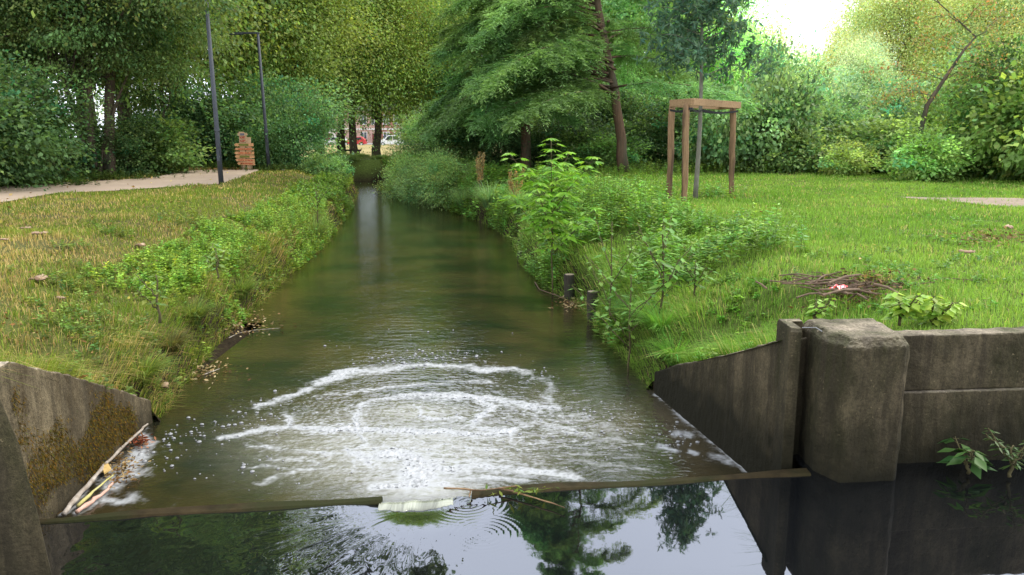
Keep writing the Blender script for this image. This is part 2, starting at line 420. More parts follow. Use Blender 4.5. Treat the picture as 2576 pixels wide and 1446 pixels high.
STROKES = [  # traced foam lines: points in 2576-wide picture space laid on the water plane, half width, strength
 ([(650, 1022), (700, 1008), (740, 995), (800, 965), (860, 942), (930, 930), (1000, 924), (1080, 921), (1150, 925), (1200, 931), (1290, 927), (1330, 940)], 8, 1.0),
 ([(1340, 950), (1380, 955), (1388, 975), (1362, 990), (1385, 1010)], 10, .62),
 ([(800, 1000), (860, 985), (930, 976), (1000, 968), (1080, 963), (1150, 958), (1230, 960)], 5, .75),
 ([(905, 1078), (898, 1052), (905, 1025), (940, 1006), (1000, 998), (1080, 999), (1160, 995), (1240, 1001), (1310, 1016), (1400, 1022)], 7, 1.0),
 ([(555, 1098), (610, 1090), (660, 1078), (720, 1072), (780, 1082), (840, 1084), (900, 1079), (1000, 1083), (1080, 1085), (1160, 1089), (1250, 1092), (1300, 1085)], 8, 1.0),
 ([(722, 1072), (728, 1056), (708, 1044)], 6, .85),
 ([(1200, 1003), (1232, 1022), (1205, 1055), (1190, 1072), (1250, 1088)], 9, .85),
 ([(1040, 1020), (1060, 1030), (1062, 1045), (1100, 1050), (1160, 1052)], 4, .7),
 ([(1250, 1012), (1310, 1020), (1380, 1040), (1470, 1052), (1540, 1075)], 12, .42),
 ([(1290, 1050), (1400, 1075), (1500, 1110), (1600, 1140)], 12, .3),
 ([(870, 1140), (930, 1152), (990, 1142), (1060, 1160), (1120, 1180), (1200, 1168), (1290, 1178), (1380, 1192), (1450, 1200)], 12, .9),
 ([(900, 1090), (925, 1105), (915, 1120), (880, 1140)], 5, .55),
 ([(630, 1125), (700, 1128), (780, 1134), (850, 1138)], 5, .8),
 ([(680, 1155), (740, 1150), (800, 1158)], 6, .6),
 ([(620, 1178), (680, 1170), (760, 1180), (830, 1172)], 5, .5),
 ([(640, 1215), (700, 1195), (740, 1185)], 6, .55),
 ([(1040, 1175), (1050, 1200), (1060, 1225)], 34, .95),
 ([(930, 1225), (1000, 1228), (1130, 1222)], 12, .9),
 ([(1160, 1205), (1240, 1200), (1330, 1205)], 7, .6),
 ([(1440, 1160), (1540, 1165), (1620, 1180), (1640, 1180)], 12, .34),
 ([(1540, 1100), (1620, 1125)], 12, .36),
 ([(1650, 992), (1700, 1030), (1760, 1080), (1820, 1135), (1872, 1180)], 7, .95),
 ([(1790, 1150), (1840, 1160)], 11, .8),
 ([(1700, 1090), (1740, 1092)], 8, .95), ([(1730, 1138), (1745, 1142)], 6, .9), ([(1660, 1125), (1690, 1135)], 7, .8),
 ([(255, 1255), (300, 1262), (345, 1250)], 14, .95), ([(330, 1195), (375, 1188)], 10, .9), ([(340, 1130), (375, 1120), (355, 1100)], 10, .8),
 ([(280, 1215), (320, 1180), (355, 1140)], 20, 1.2), ([(190, 1288), (240, 1255), (275, 1225)], 8, .8),
 ([(158, 1293), (190, 1255), (235, 1205), (300, 1130), (360, 1078)], 5, 1.1),
]
def seg_field(px, py, zs=1.55):
    best = np.zeros(px.shape)
    for pts, w, st in STROKES:
        d = np.full(px.shape, 1e9)
        for (x1, y1), (x2, y2) in zip(pts[:-1], pts[1:]):
            ax, ay = (x2-x1), (y2-y1)*zs
            t = np.clip(((px-x1)*ax + (py-y1)*zs*ay)/(ax*ax+ay*ay+1e-9), 0, 1)
            d = np.minimum(d, np.hypot(px-x1-ax*t, (py-y1)*zs-ay*t))
        ww = w*1.35
        best = np.maximum(best, st*np.exp(-(d/ww)**1.5*.9))
    return best
def make_stream():
    hx = .0085
    xs = np.arange(-3.6, 2.15, hx); ys = np.arange(4.55, 11.2, hx*1.35)
    X, Y = np.meshgrid(xs, ys)
    px, py = pix(X, Y, WL)
    wx = 34*(fbm(X*2.6, Y*2.6, 31)-.5); wy = 20*(fbm(X*2.6, Y*2.6, 37)-.5)+9*(fbm(X*13, Y*13, 36)-.5)
    wx2 = 16*(fbm(X*14, Y*14, 33)-.5)
    fld = seg_field(px+wx+wx2, py+wy)
    # lacy break-up
    d1, d2 = worley(X*17+2*fbm(X*6, Y*6, 2), Y*13, 3); lace = np.clip((d2-d1)*2.2, 0, 1)
    n = fbm(X*26, Y*20, 41)
    turb = np.exp(-(((px-1020)/370)**2 + ((py-1135)/105)**2)**1.3)*.8
    turb = np.maximum(turb, np.exp(-(((px-1060)/160)**2+((py-1225)/42)**2))*.95)
    turb = np.maximum(turb, .8*np.exp(-(((px-1060)/170)**2+((py-1040)/36)**2)))
    turb = np.maximum(turb, .30*np.exp(-(((px-1250)/420)**2+((py-1080)/120)**2)))
    sheen = np.exp(-(((px-1520)/230)**2+((py-1110)/75)**2))*.34
    streak = fbm(X*9+3*Y, Y*34, 52)
    n3 = fbm(X*60, Y*44, 43, 3)
    wide = seg_field(px+1.6*wx, py+1.6*wy, 1.2)**.35
    act0 = np.exp(-(((px-1120)/520)**2 + ((py-1075)/150)**2)**2)
    w1, w2 = worley(X*5.2+1.6*fbm(X*3, Y*3, 12)+2*fbm(X*9, Y*9, 19), Y*6.5+1.6*fbm(X*3, Y*3, 14), 8); net = np.exp(-((w2-w1)/.11)**2)
    w3, w4 = worley(X*12+2*fbm(X*7, Y*7, 22), Y*16+2*fbm(X*6, Y*6, 24), 9); net2 = np.exp(-((w4-w3)/.14)**2)
    act1 = np.exp(-(((px-1060)/430)**2 + ((py-1090)/135)**2)**2)
    core = np.exp(-(((px-1060)/230)**2 + ((py-1175)/75)**2))
    lx_ = fbm(X*7+4*fbm(X*2, Y*2, 91), Y*30+3*fbm(X*3, Y*3, 93), 94, 5)
    fine = fbm(X*24+2*lx_, Y*70, 97, 3); patchy_ = fbm(X*3.1+5, Y*4.3, 99, 3)
    foam = fld*(.15+.95*patchy_) + (net*.36+net2*.20)*act1*(.2+1.4*fbm(X*1.8, Y*2.4, 27)) + .30*(lx_-.50)*act1 + (n-.5)*.42 + (n3-.5)*.28 - (fine-.42)*.85*(1-.6*np.clip(fld, 0, 1))*np.clip(act1+.3, 0, 1) + sheen*(streak-.38)*2.2 + .22*core + .07*wide*act1
    mask = foam > .60
    soft = np.clip((foam-.08)/.5, 0, 1)**1.2*np.clip(.25+1.5*np.maximum(act1, fld), 0, 1)
    # surface ripples
    act = np.clip(np.exp(-(((px-1150)/560)**2+((py-1080)/150)**2)**1.5), 0, 1)
    rip = .020*act*(fbm(X*9, Y*19, 61)-.5) + .010*act*(fbm(X*34, Y*52, 63)-.5) + .006*np.exp(-((fld-.5)/.3)**2)*act
    rip += .0035*(fbm(X*4, Y*9, 65)-.5)
    V = np.dstack([X, Y, WL+rip]).reshape(-1, 3)
    ny, nx = X.shape
    i = np.arange(ny-1)[:, None]*nx + np.arange(nx-1)[None, :]
    F = np.stack([i, i+1, i+nx+1, i+nx], -1)
    ctrx = X[:-1, :-1]; ctry = Y[:-1, :-1]
    okw = ctry > weir_y(ctrx)-.02
    tcol = np.clip(turb*(.65+.6*lx_) + .3*(n-.5)*turb, 0, 1)
    col = np.stack([tcol.reshape(-1), soft.reshape(-1), 0*tcol.reshape(-1)], 1)
    Fn = F[okw]
    # far part: coarse rows joined on as separate faces of the same sheet
    yf = [ys[-1]]
    while yf[-1] < YEND+2.5: yf.append(yf[-1]*1.012)
    yf = np.array(yf)
    cf = []
    for y in yf:
        l = float(LWX(y))-.5; r = float(RWX(y))+.5
        if y == yf[0]: l, r = xs[0], xs[-1]
        cf.append(np.stack([np.linspace(l, r, 90), np.full(90, y), np.full(90, WL)], 1))
    cf = np.stack(cf); cf[..., 2] += .006*(fbm(cf[..., 0]*3, cf[..., 1]*5, 77)-.5); cf[0, :, 2] = WL
    Vf = cf.reshape(-1, 3); j = np.arange(len(yf)-1)[:, None]*90+np.arange(89)[None, :]
    Ff = np.stack([j, j+1, j+91, j+90], -1).reshape(-1, 4)+len(V)
    V2 = np.vstack([V, Vf]); col2 = np.vstack([col, np.zeros((len(Vf), 3))])
    me = qmesh('stream_water', V2, np.vstack([Fn.reshape(-1, 4), Ff]), col2, True)
    tag(link('stream_water', me, None, M_STREAM), 'murky green-brown stream water flowing away from the weir', 'water', kind='structure')
    # foam, a thin lifted sheet with holes
    mf = mask[:-1, :-1] & mask[1:, 1:] & okw & (ctrx > -3.32) & (ctrx < 1.98-(ctry-5.6)*.19+.02)
    ff = F[mf]
    used, inv = np.unique(ff, return_inverse=True)
    Vm = V[used].copy(); fo = foam.reshape(-1)[used]
    Vm[:, 2] += -.002 + .012*np.clip(fo-.62, 0, 1)**.7 + .010*(lace.reshape(-1)[used]-.3)*np.clip(fo, 0, 1) + .004*(fbm(Vm[:, 0]*60, Vm[:, 1]*60, 5)-.5)
    v = np.clip(.26+.3*(fo-.62)+.35*(n3.reshape(-1)[used]-.5), .14, .36)
    cm = np.stack([v, v*1.005, v*.99], 1)
    me = qmesh('foam', Vm, inv.reshape(ff.shape).astype(np.int32), cm, True)
    m, nt, out = newmat('white_foam')
    p = nd(nt, 'ShaderNodeBsdfPrincipled', Roughness=.35); at = nt.nodes.new('ShaderNodeAttribute'); at.attribute_name = 'col'
    nt.links.new(at.outputs['Color'], p.inputs['Base Color'])
    n1 = noise_n(nt, 120, 3, .6); b = nd(nt, 'ShaderNodeBump', Strength=.7, Distance=.006); nt.links.new(n1, b.inputs['Height']); nt.links.new(b.outputs[0], p.inputs['Normal'])
    nt.links.new(p.outputs[0], out.inputs[0])
    tag(link('foam', me, None, m), 'white swirling rings of foam below the weir', 'foam', kind='stuff')
    # bubbles
    zones = [(1060, 895, 130, 22, 150), (1000, 915, 120, 10, 60), (480, 1095, 110, 30, 60), (640, 1060, 90, 30, 50), (400, 1130, 60, 60, 35), (620, 1180, 200, 40, 45),
             (1700, 1100, 80, 55, 90), (1500, 1060, 150, 50, 120), (1350, 940, 60, 20, 22), (700, 1010, 80, 20, 30), (1150, 860, 400, 50, 26), (1300, 1100, 300, 60, 80)]
    VV = []; FF = []
    for cx, cy, sx, sy, cnt in zones:
        for k in range(cnt):
            qx = cx+random.gauss(0, .6)*sx; qy = cy+random.gauss(0, .6)*sy
            x, y, _ = G(qx, qy, WL)
            if y < weir_y(x)+.03 or x < -3.2 or x > 1.9-(y-5.6)*.2: continue
            r = random.choice([.004, .005, .007, .007, .010, .016])*random.uniform(.7, 1.4)
            n0 = len(VV); sg = 8
            ell = random.uniform(.6, 1.2)
            for (rr, zz) in ((1, 0), (.85, .35), (.45, .6)):
                for s_ in range(sg):
                    a = 2*math.pi*s_/sg; VV.append((x+r*rr*math.cos(a), y+r*ell*rr*math.sin(a), WL+.004+r*zz*.9))
            for q in range(2):
                for s_ in range(sg):
                    t_ = (s_+1) % sg; FF.append((n0+q*sg+s_, n0+q*sg+t_, n0+(q+1)*sg+t_, n0+(q+1)*sg+s_))
            FF.append((n0+2*sg, n0+2*sg+2, n0+2*sg+4, n0+2*sg+6))
    me = qmesh('foam_bubbles', np.array(VV), np.array(FF), np.full((len(VV), 3), .24), True)
    tag(link('foam_bubbles', me, None, m), 'small white bubbles drifting around the foam rings', 'bubbles', kind='stuff')
make_stream()
def make_pool():
    hx = .014
    xs = np.concatenate([np.arange(-9, -3.3, .3), np.arange(-3.3, 3.0, hx), np.arange(3.0, 12, .3)]); ys = np.concatenate([np.arange(-6, 2.8, .25), np.arange(2.8, 5.75, hx)])
    X, Y = np.meshgrid(xs, ys)
    z = np.full(X.shape, WU)
    cx, cy, _ = G(1215, 1345, WU); d = np.hypot(X-cx, (Y-cy))
    z += .0016*np.sin((d+.02*fbm(X*6, Y*6, 23))*2*math.pi/.04)*np.exp(-((d-.12)/.11)**2)*np.clip(2.4*fbm(X*5, Y*5, 3)-.6, 0, 2)
    cx2, cy2, _ = G(1180, 1262, WU); d = np.hypot(X-cx2, Y-cy2)
    z += .002*np.sin(d*2*math.pi/.04)*np.exp(-(d/.22)**2)
    nx_, ny_, _ = G(1050, 1262, WU)
    dn = np.hypot(X-nx_, (Y-ny_)*1.2)
    z -= .035*np.exp(-(dn/.30)**2)
    # streaming wrinkles towards the notch
    ang = np.arctan2(Y-ny_, X-nx_)
    px, py = pix(X, Y, WU)
    wr = np.exp(-(((px-880)/190)**2+((py-1350)/75)**2))
    z += .0032*wr*(fbm(ang*16, dn*3, 9)-.5)*2
    lw = np.exp(-((px-350)/330)**2)
    z += .0022*lw*(fbm(X*7, Y*5, 13)-.5)*2*1.2
    z += .0012*(fbm(X*2.4, Y*2.4, 15)-.5)*np.clip((1700-px)/300, .05, 1)
    V = np.dstack([X, Y, z]).reshape(-1, 3); ny, nx = X.shape
    i = np.arange(ny-1)[:, None]*nx + np.arange(nx-1)[None, :]
    F = np.stack([i, i+1, i+nx+1, i+nx], -1)
    cxx, cyy = X[:-1, :-1], Y[:-1, :-1]
    ok = (cyy < weir_y(cxx)+.03) | (cxx > 2.1)
    me = qmesh('pool_water', V, F[ok].reshape(-1, 4), np.zeros((len(V), 3)), True)
    tag(link('pool_water', me, None, M_POOL), 'dark mirror-still water held back above the weir', 'water', kind='structure')
make_pool()
# stream bed under both waters, reaching behind the camera
bedm = surf('dark_silt', (.02, .018, .01), (.05, .04, .02), 3)
tag(link('stream_bed', pmesh('stream_bed', [(-12, -8, -1.9), (14, -8, -1.9), (14, 60, -1.9), (-16, 60, -1.9)], [(0, 1, 2, 3)]), None, bedm), 'dark silt under the water', 'stream bed', kind='structure')

# ------------------------------------------------------------------ concrete works
def subdiv_rough(o, cuts, amp, seed=1):
    s = o.modifiers.new('sub', 'SUBSURF'); s.subdivision_type = 'SIMPLE'; s.levels = cuts; s.render_levels = cuts
    tx = bpy.data.textures.new('rough', 'CLOUDS'); tx.noise_scale = .09; tx.noise_depth = 3
    d = o.modifiers.new('disp', 'DISPLACE'); d.texture = tx; d.strength = amp; d.mid_level = .5; d.texture_coords = 'GLOBAL'
def wall_strip(name, pts, zb, zt, th, mat, side=1, parent=None, bevel=.015, seg=6, rough=.012):
    """wall along plan points with per-point top heights; side = direction of thickness"""
    P = [np.array(p, float) for p in pts]; mb = MB(); rings = []
    for i, p in enumerate(P):
        a = P[max(i-1, 0)]; b = P[min(i+1, len(P)-1)]; t = (b-a)/np.linalg.norm(b-a); nrm = np.array([-t[1], t[0]])*side*th
        q = p+nrm
        rings.append([(p[0], p[1], zb), (q[0], q[1], zb), (q[0], q[1], zt[i]), (p[0], p[1], zt[i])])
    mb.hull(rings)
    o = mb.build(name, mat, parent, bevel=bevel); subdiv_rough(o, 4, .022)
    return o
def lerp_pts(a, b, n): return [tuple(np.array(a)*(1-t)+np.array(b)*t) for t in np.linspace(0, 1, n)]
# right wing wall
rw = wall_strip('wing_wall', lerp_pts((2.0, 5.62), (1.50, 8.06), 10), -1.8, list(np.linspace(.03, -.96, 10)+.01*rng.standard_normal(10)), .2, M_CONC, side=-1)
tag(rw, 'sloping stained concrete wing wall joined to the slotted pillar', 'wall')
# right pillar with slot
pe = empty('weir_pillar', (2.4, 5.4, WU), 'dark concrete pillar with a vertical slot and chamfered rim', 'pillar')
def loc(parent, o): 
    o.matrix_parent_inverse.identity(); o.location = (-parent.location.x, -parent.location.y, -parent.location.z); return o
a0 = (2.16, 5.37)
poly = [a0, (2.265, 5.155), (2.66, 5.185), (2.72, 5.26), (2.72, 5.80), (2.16, 5.80)]
def inset(poly, d):
    c = np.mean(poly, 0); out = []
    for p in poly:
        v = np.array(p)-c; out.append(tuple(np.array(p)-v/np.linalg.norm(v)*d*1.25))
    return out
mb = MB()
rings = [[(x, y, z) for (x, y) in pl] for pl, z in ((poly, -1.9), (poly, .08), (inset(poly, .045), .15))]
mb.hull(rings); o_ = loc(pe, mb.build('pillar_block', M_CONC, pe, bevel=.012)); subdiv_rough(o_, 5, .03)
# jamb left of the slot
jp = [(1.985, 5.50), (2.06, 5.48), (2.06, 5.72), (2.158, 5.72), (2.158, 5.80), (1.985, 5.80)]
mb = MB(); mb.hull([[(x, y, z) for (x, y) in pl] for pl, z in ((jp, -1.9), (jp, .11), (inset(jp, .012), .14))])
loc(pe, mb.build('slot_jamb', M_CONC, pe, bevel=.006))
mb = MB(); mb.box((2.11, 5.487, .146), (.10, .005, .005)); mb.box((2.158, 5.43, .146), (.004, .11, .005))
loc(pe, mb.build('steel_guide', surf('dull_steel', (.16, .16, .16), (.28, .28, .27), 20, rough=.5), pe))
# right wall, two stacked slabs
we = empty('retaining_wall', (4, 5.6, WU), 'long dark concrete retaining wall right of the slotted pillar', 'wall')
pts = lerp_pts((2.70, 5.50), (9.0, 6.05), 16)
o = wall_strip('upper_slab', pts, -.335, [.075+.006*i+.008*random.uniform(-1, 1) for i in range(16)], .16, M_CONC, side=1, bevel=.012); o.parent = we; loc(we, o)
pts2 = [(x, y-.028) for x, y in pts]
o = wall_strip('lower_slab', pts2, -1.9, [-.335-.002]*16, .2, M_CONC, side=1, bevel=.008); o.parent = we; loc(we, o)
# left wing wall
zt = [-.02, -.05, -.1, -.16, -.30, -.50, -.72, -.93, -1.0]; yy = [4.2, 4.6, 4.95, 5.3, 5.7, 6.15, 6.65, 7.1, 7.2]
def solve_z(x, y):
    lo, hi = -1.4, .6
    for _ in range(40):
        m_ = (lo+hi)/2; a_, b_ = pix(x, y, m_)
        tgt = np.interp(a_, [-200, 0, 100, 240, 330, 370, 420], [870, 903, 926, 962, 986, 1002, 1016])
        if b_ > tgt: lo = m_
        else: hi = m_
    return m_
zt = [float(solve_z(-3.27-.08*(y-5.3), y)) for y in yy]; zt[0] = zt[1] = zt[2] = min(zt[2], .15)
print('left wall tops', zt)
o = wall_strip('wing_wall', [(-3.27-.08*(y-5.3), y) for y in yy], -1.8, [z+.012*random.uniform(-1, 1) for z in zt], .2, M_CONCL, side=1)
tag(o, 'concrete wing wall with golden moss sloping down to the left bank', 'wall')
# near left pier
Yp = 3.7
q = [A(-70, 900, Yp), A(-6, 985, Yp), A(50, 1115, Yp), A(100, 1300, Yp), A(142, 1480, Yp)]
rings = []
for (x, y, z) in [q[0], q[1], q[2], q[3], q[4]]:
    rings.append([(x, y, z), (x-.05, y-.06, z), (x-1.2, y-.3, z), (x-1.2, y+.6, z), (x-.62, y+.55, z)])
x, y, z = q[4]; rings.append([(x+.02, y, -1.9), (x-.05, y-.06, -1.9), (x-1.2, y-.3, -1.9), (x-1.2, y+.6, -1.9), (x-.62, y+.55, -1.9)])
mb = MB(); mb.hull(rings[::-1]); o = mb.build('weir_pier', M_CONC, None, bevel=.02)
tag(o, 'near concrete pier leaning into the lower left corner beside the pool', 'pillar')
# weir crest, top at water level, with the spilling notch
we2 = empty('weir', (0, 4.9, WU), 'low weir board with water spilling over its middle notch', 'weir')
M_CREST = surf('slimy_crest', (.012, .009, .004), (.045, .032, .014), 6, (.022, .024, .008), rough=.8, bump=.5, spec=.08)
na = G(955, 1270, WU)[0]; nb = G(1185, 1258, WU)[0]
def crest(name, x0, x1, dz=0.0, dy0=0):
    n = max(6, int((x1-x0)/.08)); pts = [(x, weir_y(x)-.01+.008*math.sin(x*5)) for x in np.linspace(x0, x1, n)]
    rings = []
    for i, (x, y) in enumerate(pts):
        t = .115+.02*math.sin(x*3+1); z = WU+.012+dz+.004*math.sin(x*7)
        rings.append([(x, y, -1.8), (x, y+t, -1.8), (x, y+t, z-.018), (x, y+t-.025, z), (x, y+.02, z), (x, y, z-.02)][::-1])
    mb = MB(); mb.hull(rings); o = mb.build(name, M_CREST, we2, smooth=False, bevel=.004); loc(we2, o)
crest('crest_board', W0[0]-.15, na); crest('crest_board', nb, 2.12); crest('notch_sill', na, nb, -.06)
# water curtain over the notch
nx = 120; V = []; cc = []
prof = [(-.10, -.045), (-.07, -.020), (.01, -.018), (.07, -.035), (.11, -.065), (.14, -.12), (.16, -.2), (.175, -.3)]
for i in range(nx):
    x = na+(nb-na)*i/(nx-1); n_ = float(fbm(i*.13, 0, 3)); n2 = float(fbm(i*.09, 4, 6))
    e = 1-math.exp(-min(i, nx-1-i)/5.0)
    for j, (dy, dz) in enumerate(prof):
        V.append((x+.03*(n2-.5)*j, weir_y(x)+dy+(.05*(n2-.5)+.05*(n_-.5))*(1 if j < 2 else .4), WU+dz+.009*(n_-.5)*(j > 0)+.012*(1-e)))
        s = min(1, .55+.9*(n_-.3)) if j > 0 else .25
        s *= 1.0*(.45+.65*float(fbm(i*.9, j*.3, 12))*1.3)*(.6 if j < 1 else 1); cc.append((s*.36, s*.37, s*.28))
k = len(prof); F = [(i*k+j, (i+1)*k+j, (i+1)*k+j+1, i*k+j+1) for i in range(nx-1) for j in range(k-1)]
m, nt, out = newmat('pale_spilling_water'); p = nd(nt, 'ShaderNodeBsdfPrincipled', Roughness=.18); at = nt.nodes.new('ShaderNodeAttribute'); at.attribute_name = 'col'
nt.links.new(at.outputs['Color'], p.inputs['Base Color']); p.inputs['Alpha'].default_value = 1; nt.links.new(p.outputs[0], out.inputs[0])
o = link('spilling_water', qmesh('spilling_water', np.array(V), np.array(F), np.array(cc), True), we2, m); loc(we2, o)

# ================================================================== vegetation
def nrmz(a): return a/np.maximum(np.linalg.norm(a, axis=1, keepdims=True), 1e-9)
class Leaves:
    def __init__(s): s.p = []; s.a = []; s.n = []; s.L = []; s.W = []; s.c = []
    def add(s, p, a, n, L, W, c):
        k = len(p); s.p.append(np.asarray(p, float)); s.a.append(np.asarray(a, float)); s.n.append(np.asarray(n, float))
        s.L.append(np.broadcast_to(L, (k,)).astype(float)); s.W.append(np.broadcast_to(W, (k,)).astype(float)); s.c.append(np.broadcast_to(c, (k, 3)).astype(float))
    def mesh(s, name, fold=0.0, wide=.45):
        p = np.vstack(s.p); a = nrmz(np.vstack(s.a)); n = np.vstack(s.n); L = np.concatenate(s.L)[:, None]; W = np.concatenate(s.W)[:, None]; c = np.vstack(s.c)
        sd = nrmz(np.cross(a, n)); n = np.cross(sd, a)
        base = p; tip = p+a*L-n*L*.08; l = p+a*L*wide+sd*W/2; r = p+a*L*wide-sd*W/2
        k = len(p)
        if fold:
            mid = p+a*L*wide-n*W*fold
            V = np.stack([base, l, tip, r, mid], 1).reshape(-1, 3); b = np.arange(k)[:, None]*5
            F = np.vstack([b+np.array([[0, 4, 2, 1]]), b+np.array([[0, 3, 2, 4]])]); C = np.repeat(c, 5, 0)
        else:
            V = np.stack([base, l, tip, r], 1).reshape(-1, 3); b = np.arange(k)[:, None]*4
            F = b+np.array([[0, 3, 2, 1]]); C = np.repeat(c, 4, 0)
        return qmesh(name, V, F, C)
def rand_dirs(k, g, up=0.0):
    v = g.standard_normal((k, 3)); v[:, 2] += up; return nrmz(v)
def varcol(base, k, g, v=.25, hue=.18):
    base = np.array(base); f = 1+v*g.standard_normal((k, 1)); h = hue*g.standard_normal((k, 1))
    c = base*np.clip(f, .35, 2.0); c = c*np.hstack([1+h, np.ones((k, 1)), 1-h*.6]); return np.clip(c, .004, .9)
def crown(lobes, nleaf, nclus, LL, base, seed, cs=.55, shell=.45, lw=.62, droop=0.0, flat=.5, v=.22, hue=.16, yellow=0.0):
    g = np.random.default_rng(seed); lobes = np.array(lobes, float)
    vol = lobes[:, 3]*lobes[:, 4]*lobes[:, 5]; vol = vol**.75; pr = vol/vol.sum()
    li = g.choice(len(lobes), nclus, p=pr); d = rand_dirs(nclus, g, .12)
    r = shell+(1-shell)*g.random(nclus)**.6; r *= 1+.16*g.standard_normal(nclus)
    cc = lobes[li, :3] + d*lobes[li, 3:6]*r[:, None] + .10*lobes[li, 3:6].mean(1)[:, None]*g.standard_normal((nclus, 3))
    ccol = varcol(base, nclus, g, v, hue)
    w = g.gamma(3, 1, nclus); ki = g.choice(nclus, nleaf, p=w/w.sum())
    csz = cs*(.6+.8*g.random(nclus))
    off = g.standard_normal((nleaf, 3))*csz[ki][:, None]*np.array([1, 1, flat])
    off[:, 2] -= .25*np.hypot(off[:, 0], off[:, 1])
    p = cc[ki]+off
    out = nrmz(off+.6*d[ki]); a = nrmz(out*.8+rand_dirs(nleaf, g)*.7+np.array([0, 0, -droop]))
    n = nrmz(rand_dirs(nleaf, g)*.75+np.array([0, 0, .8])+.25*d[ki])
    c = ccol[ki]*np.clip(1+.22*g.standard_normal((nleaf, 1)), .4, 1.8)
    if yellow:
        yk = g.random(nleaf) < yellow; c[yk] = np.array([.3, .25, .06])*(.6+.6*g.random((yk.sum(), 1)))
    L = LL*(.45+.85*g.random(nleaf))*(.8+.4*g.random(nclus))[ki]; lv = Leaves(); lv.add(p, a, n, L, L*lw, c)
    return lv, cc
def limbs(mb, cc, start, ends, r0, g, seg=5):
    for e in ends:
        s = start[g.integers(len(start))]; s = np.array(s[:3]); e = np.array(e)
        ln = np.linalg.norm(e-s); mid = s*.5+e*.5+np.array([0, 0, .12*ln])+g.standard_normal(3)*.06*ln
        pts = [s, s*.75+mid*.25+g.standard_normal(3)*.02*ln, mid, mid*.5+e*.5+g.standard_normal(3)*.03*ln, e]
        mb.tube([tuple(q) for q in pts], [r0, r0*.8, r0*.6, r0*.4, r0*.15], seg)
# reusable tree kinds -------------------------------------------------
KIND = {}
def kind(name, lobes, nleaf, nclus, LL, base, seed, trunk, r0, nl=14, bark=None, **kw):
    lv, cc = crown(lobes, nleaf, nclus, LL, base, seed, **kw); g = np.random.default_rng(seed+1)
    mb = MB()
    for tr in trunk:
        k = len(tr); P = np.array(tr, float); t = np.linspace(0, 1, k*3); tt = np.linspace(0, 1, k)
        Q = np.stack([np.interp(t, tt, P[:, i]) for i in range(3)], 1); Q[1:, :2] += .03*g.standard_normal((len(Q)-1, 2))*r0*6
        rad = r0*(1-.82*t)*(1+.35*np.exp(-t*14)); mb.tube([tuple(q) for q in Q], list(rad), 9, .06)
        st = [tuple(q) for q in Q[len(Q)//3:]]
        sel = cc[g.choice(len(cc), min(nl, len(cc)), replace=False)]
        limbs(mb, cc, st, sel, r0*.28, g)
    tm = pmesh(name+'_trunk', mb.v, mb.f, True); tm.materials.append(bark or M_BARK)
    cm = lv.mesh(name+'_crown'); cm.materials.append(M_LEAF); KIND[name] = (tm, cm)
def plant_tree(kn, x, y, s, name, label, cat, group, tint=(1, 1, 1), rz=None, sz=None, z=None, lean=0):
    o = empty(name, (x, y, (H(x, y) if z is None else z)-.05), label, cat, group, random.uniform(0, 6.28) if rz is None else rz)
    o.scale = (s, s, sz or s); o.rotation_euler[1] = lean
    t = link('trunk', KIND[kn][0], o); c = link('crown', KIND[kn][1], o); c.color = (*tint, 1)
    if cat in ('bush', 'shrub'): t.name = 'stems'; c.name = 'foliage'
    return o
kind('tall', [(0, 0, 9, 3.4, 3.4, 5.5), (.8, .5, 14.5, 2.6, 2.6, 4.5), (-2, 1, 6, 2.4, 2.4, 2.6), (2.2, -1.2, 7.5, 2.2, 2.2, 2.8)], 84000, 520, .155, (.095, .13, .045), 11,
     [[(0, 0, -.3), (.1, 0, 5), (.3, .2, 10), (.6, .4, 16)], [(0.1, 0, 4), (.9, .4, 9), (1.2, .5, 14)]], .26, cs=.75, shell=.3, flat=.7, droop=.3)
kind('tall_b', [(0, 0, 7, 4.2, 4.0, 4.4), (-1, .5, 12, 3.2, 3.2, 4.2), (2.2, 0, 10, 2.4, 2.4, 3), (-3, -1, 5, 2, 2, 2)], 84000, 480, .155, (.105, .14, .045), 12,
     [[(0, 0, -.3), (-.2, 0, 4), (-.1, .2, 9), (-.6, .4, 14)], [(0, 0, 3), (1.2, .2, 7), (2, .2, 11)]], .3, cs=.85, shell=.25, flat=.65, droop=.3)
kind('poplar', [(0, 0, 8, 1.7, 1.7, 5), (.2, 0, 15, 1.5, 1.5, 6)], 16000, 170, .2, (.11, .145, .05), 13,
     [[(0, 0, -.3), (.1, 0, 7), (.0, .1, 14), (.2, .1, 20)]], .24, bark=M_BARKG, nl=22, cs=.6, shell=.2, flat=.9, droop=.3)
kind('round', [(0, 0, 5.5, 3.6, 3.6, 3.6), (1.4, 0, 8.6, 2.4, 2.4, 2.6), (-1.8, .5, 7.5, 2.2, 2.2, 2.6), (0, -1, 3, 3.4, 3, 1.8)], 64000, 380, .165, (.1, .145, .068), 14,
     [[(0, 0, -.3), (.1, 0, 3), (.3, .2, 7)]], .24, cs=.7, shell=.35, flat=.6)
kind('bush', [(0, 0, 1.15, 1.5, 1.4, 1.1), (.7, .2, 1.9, .9, .9, .8), (-.9, -.1, .8, 1.1, 1, .8), (-.2, .3, 2.2, .7, .7, .7)], 22000, 220, .093, (.095, .15, .06), 15,
     [[(0, 0, -.2), (.1, 0, 1), (.2, 0, 2)], [(0.05, 0, -.2), (-.4, .1, .8), (-.7, 0, 1.5)], [(0, 0, -.2), (.4, -.1, .8), (.9, 0, 1.4)]], .035, nl=8, cs=.27, shell=.35, flat=.6, v=.28)
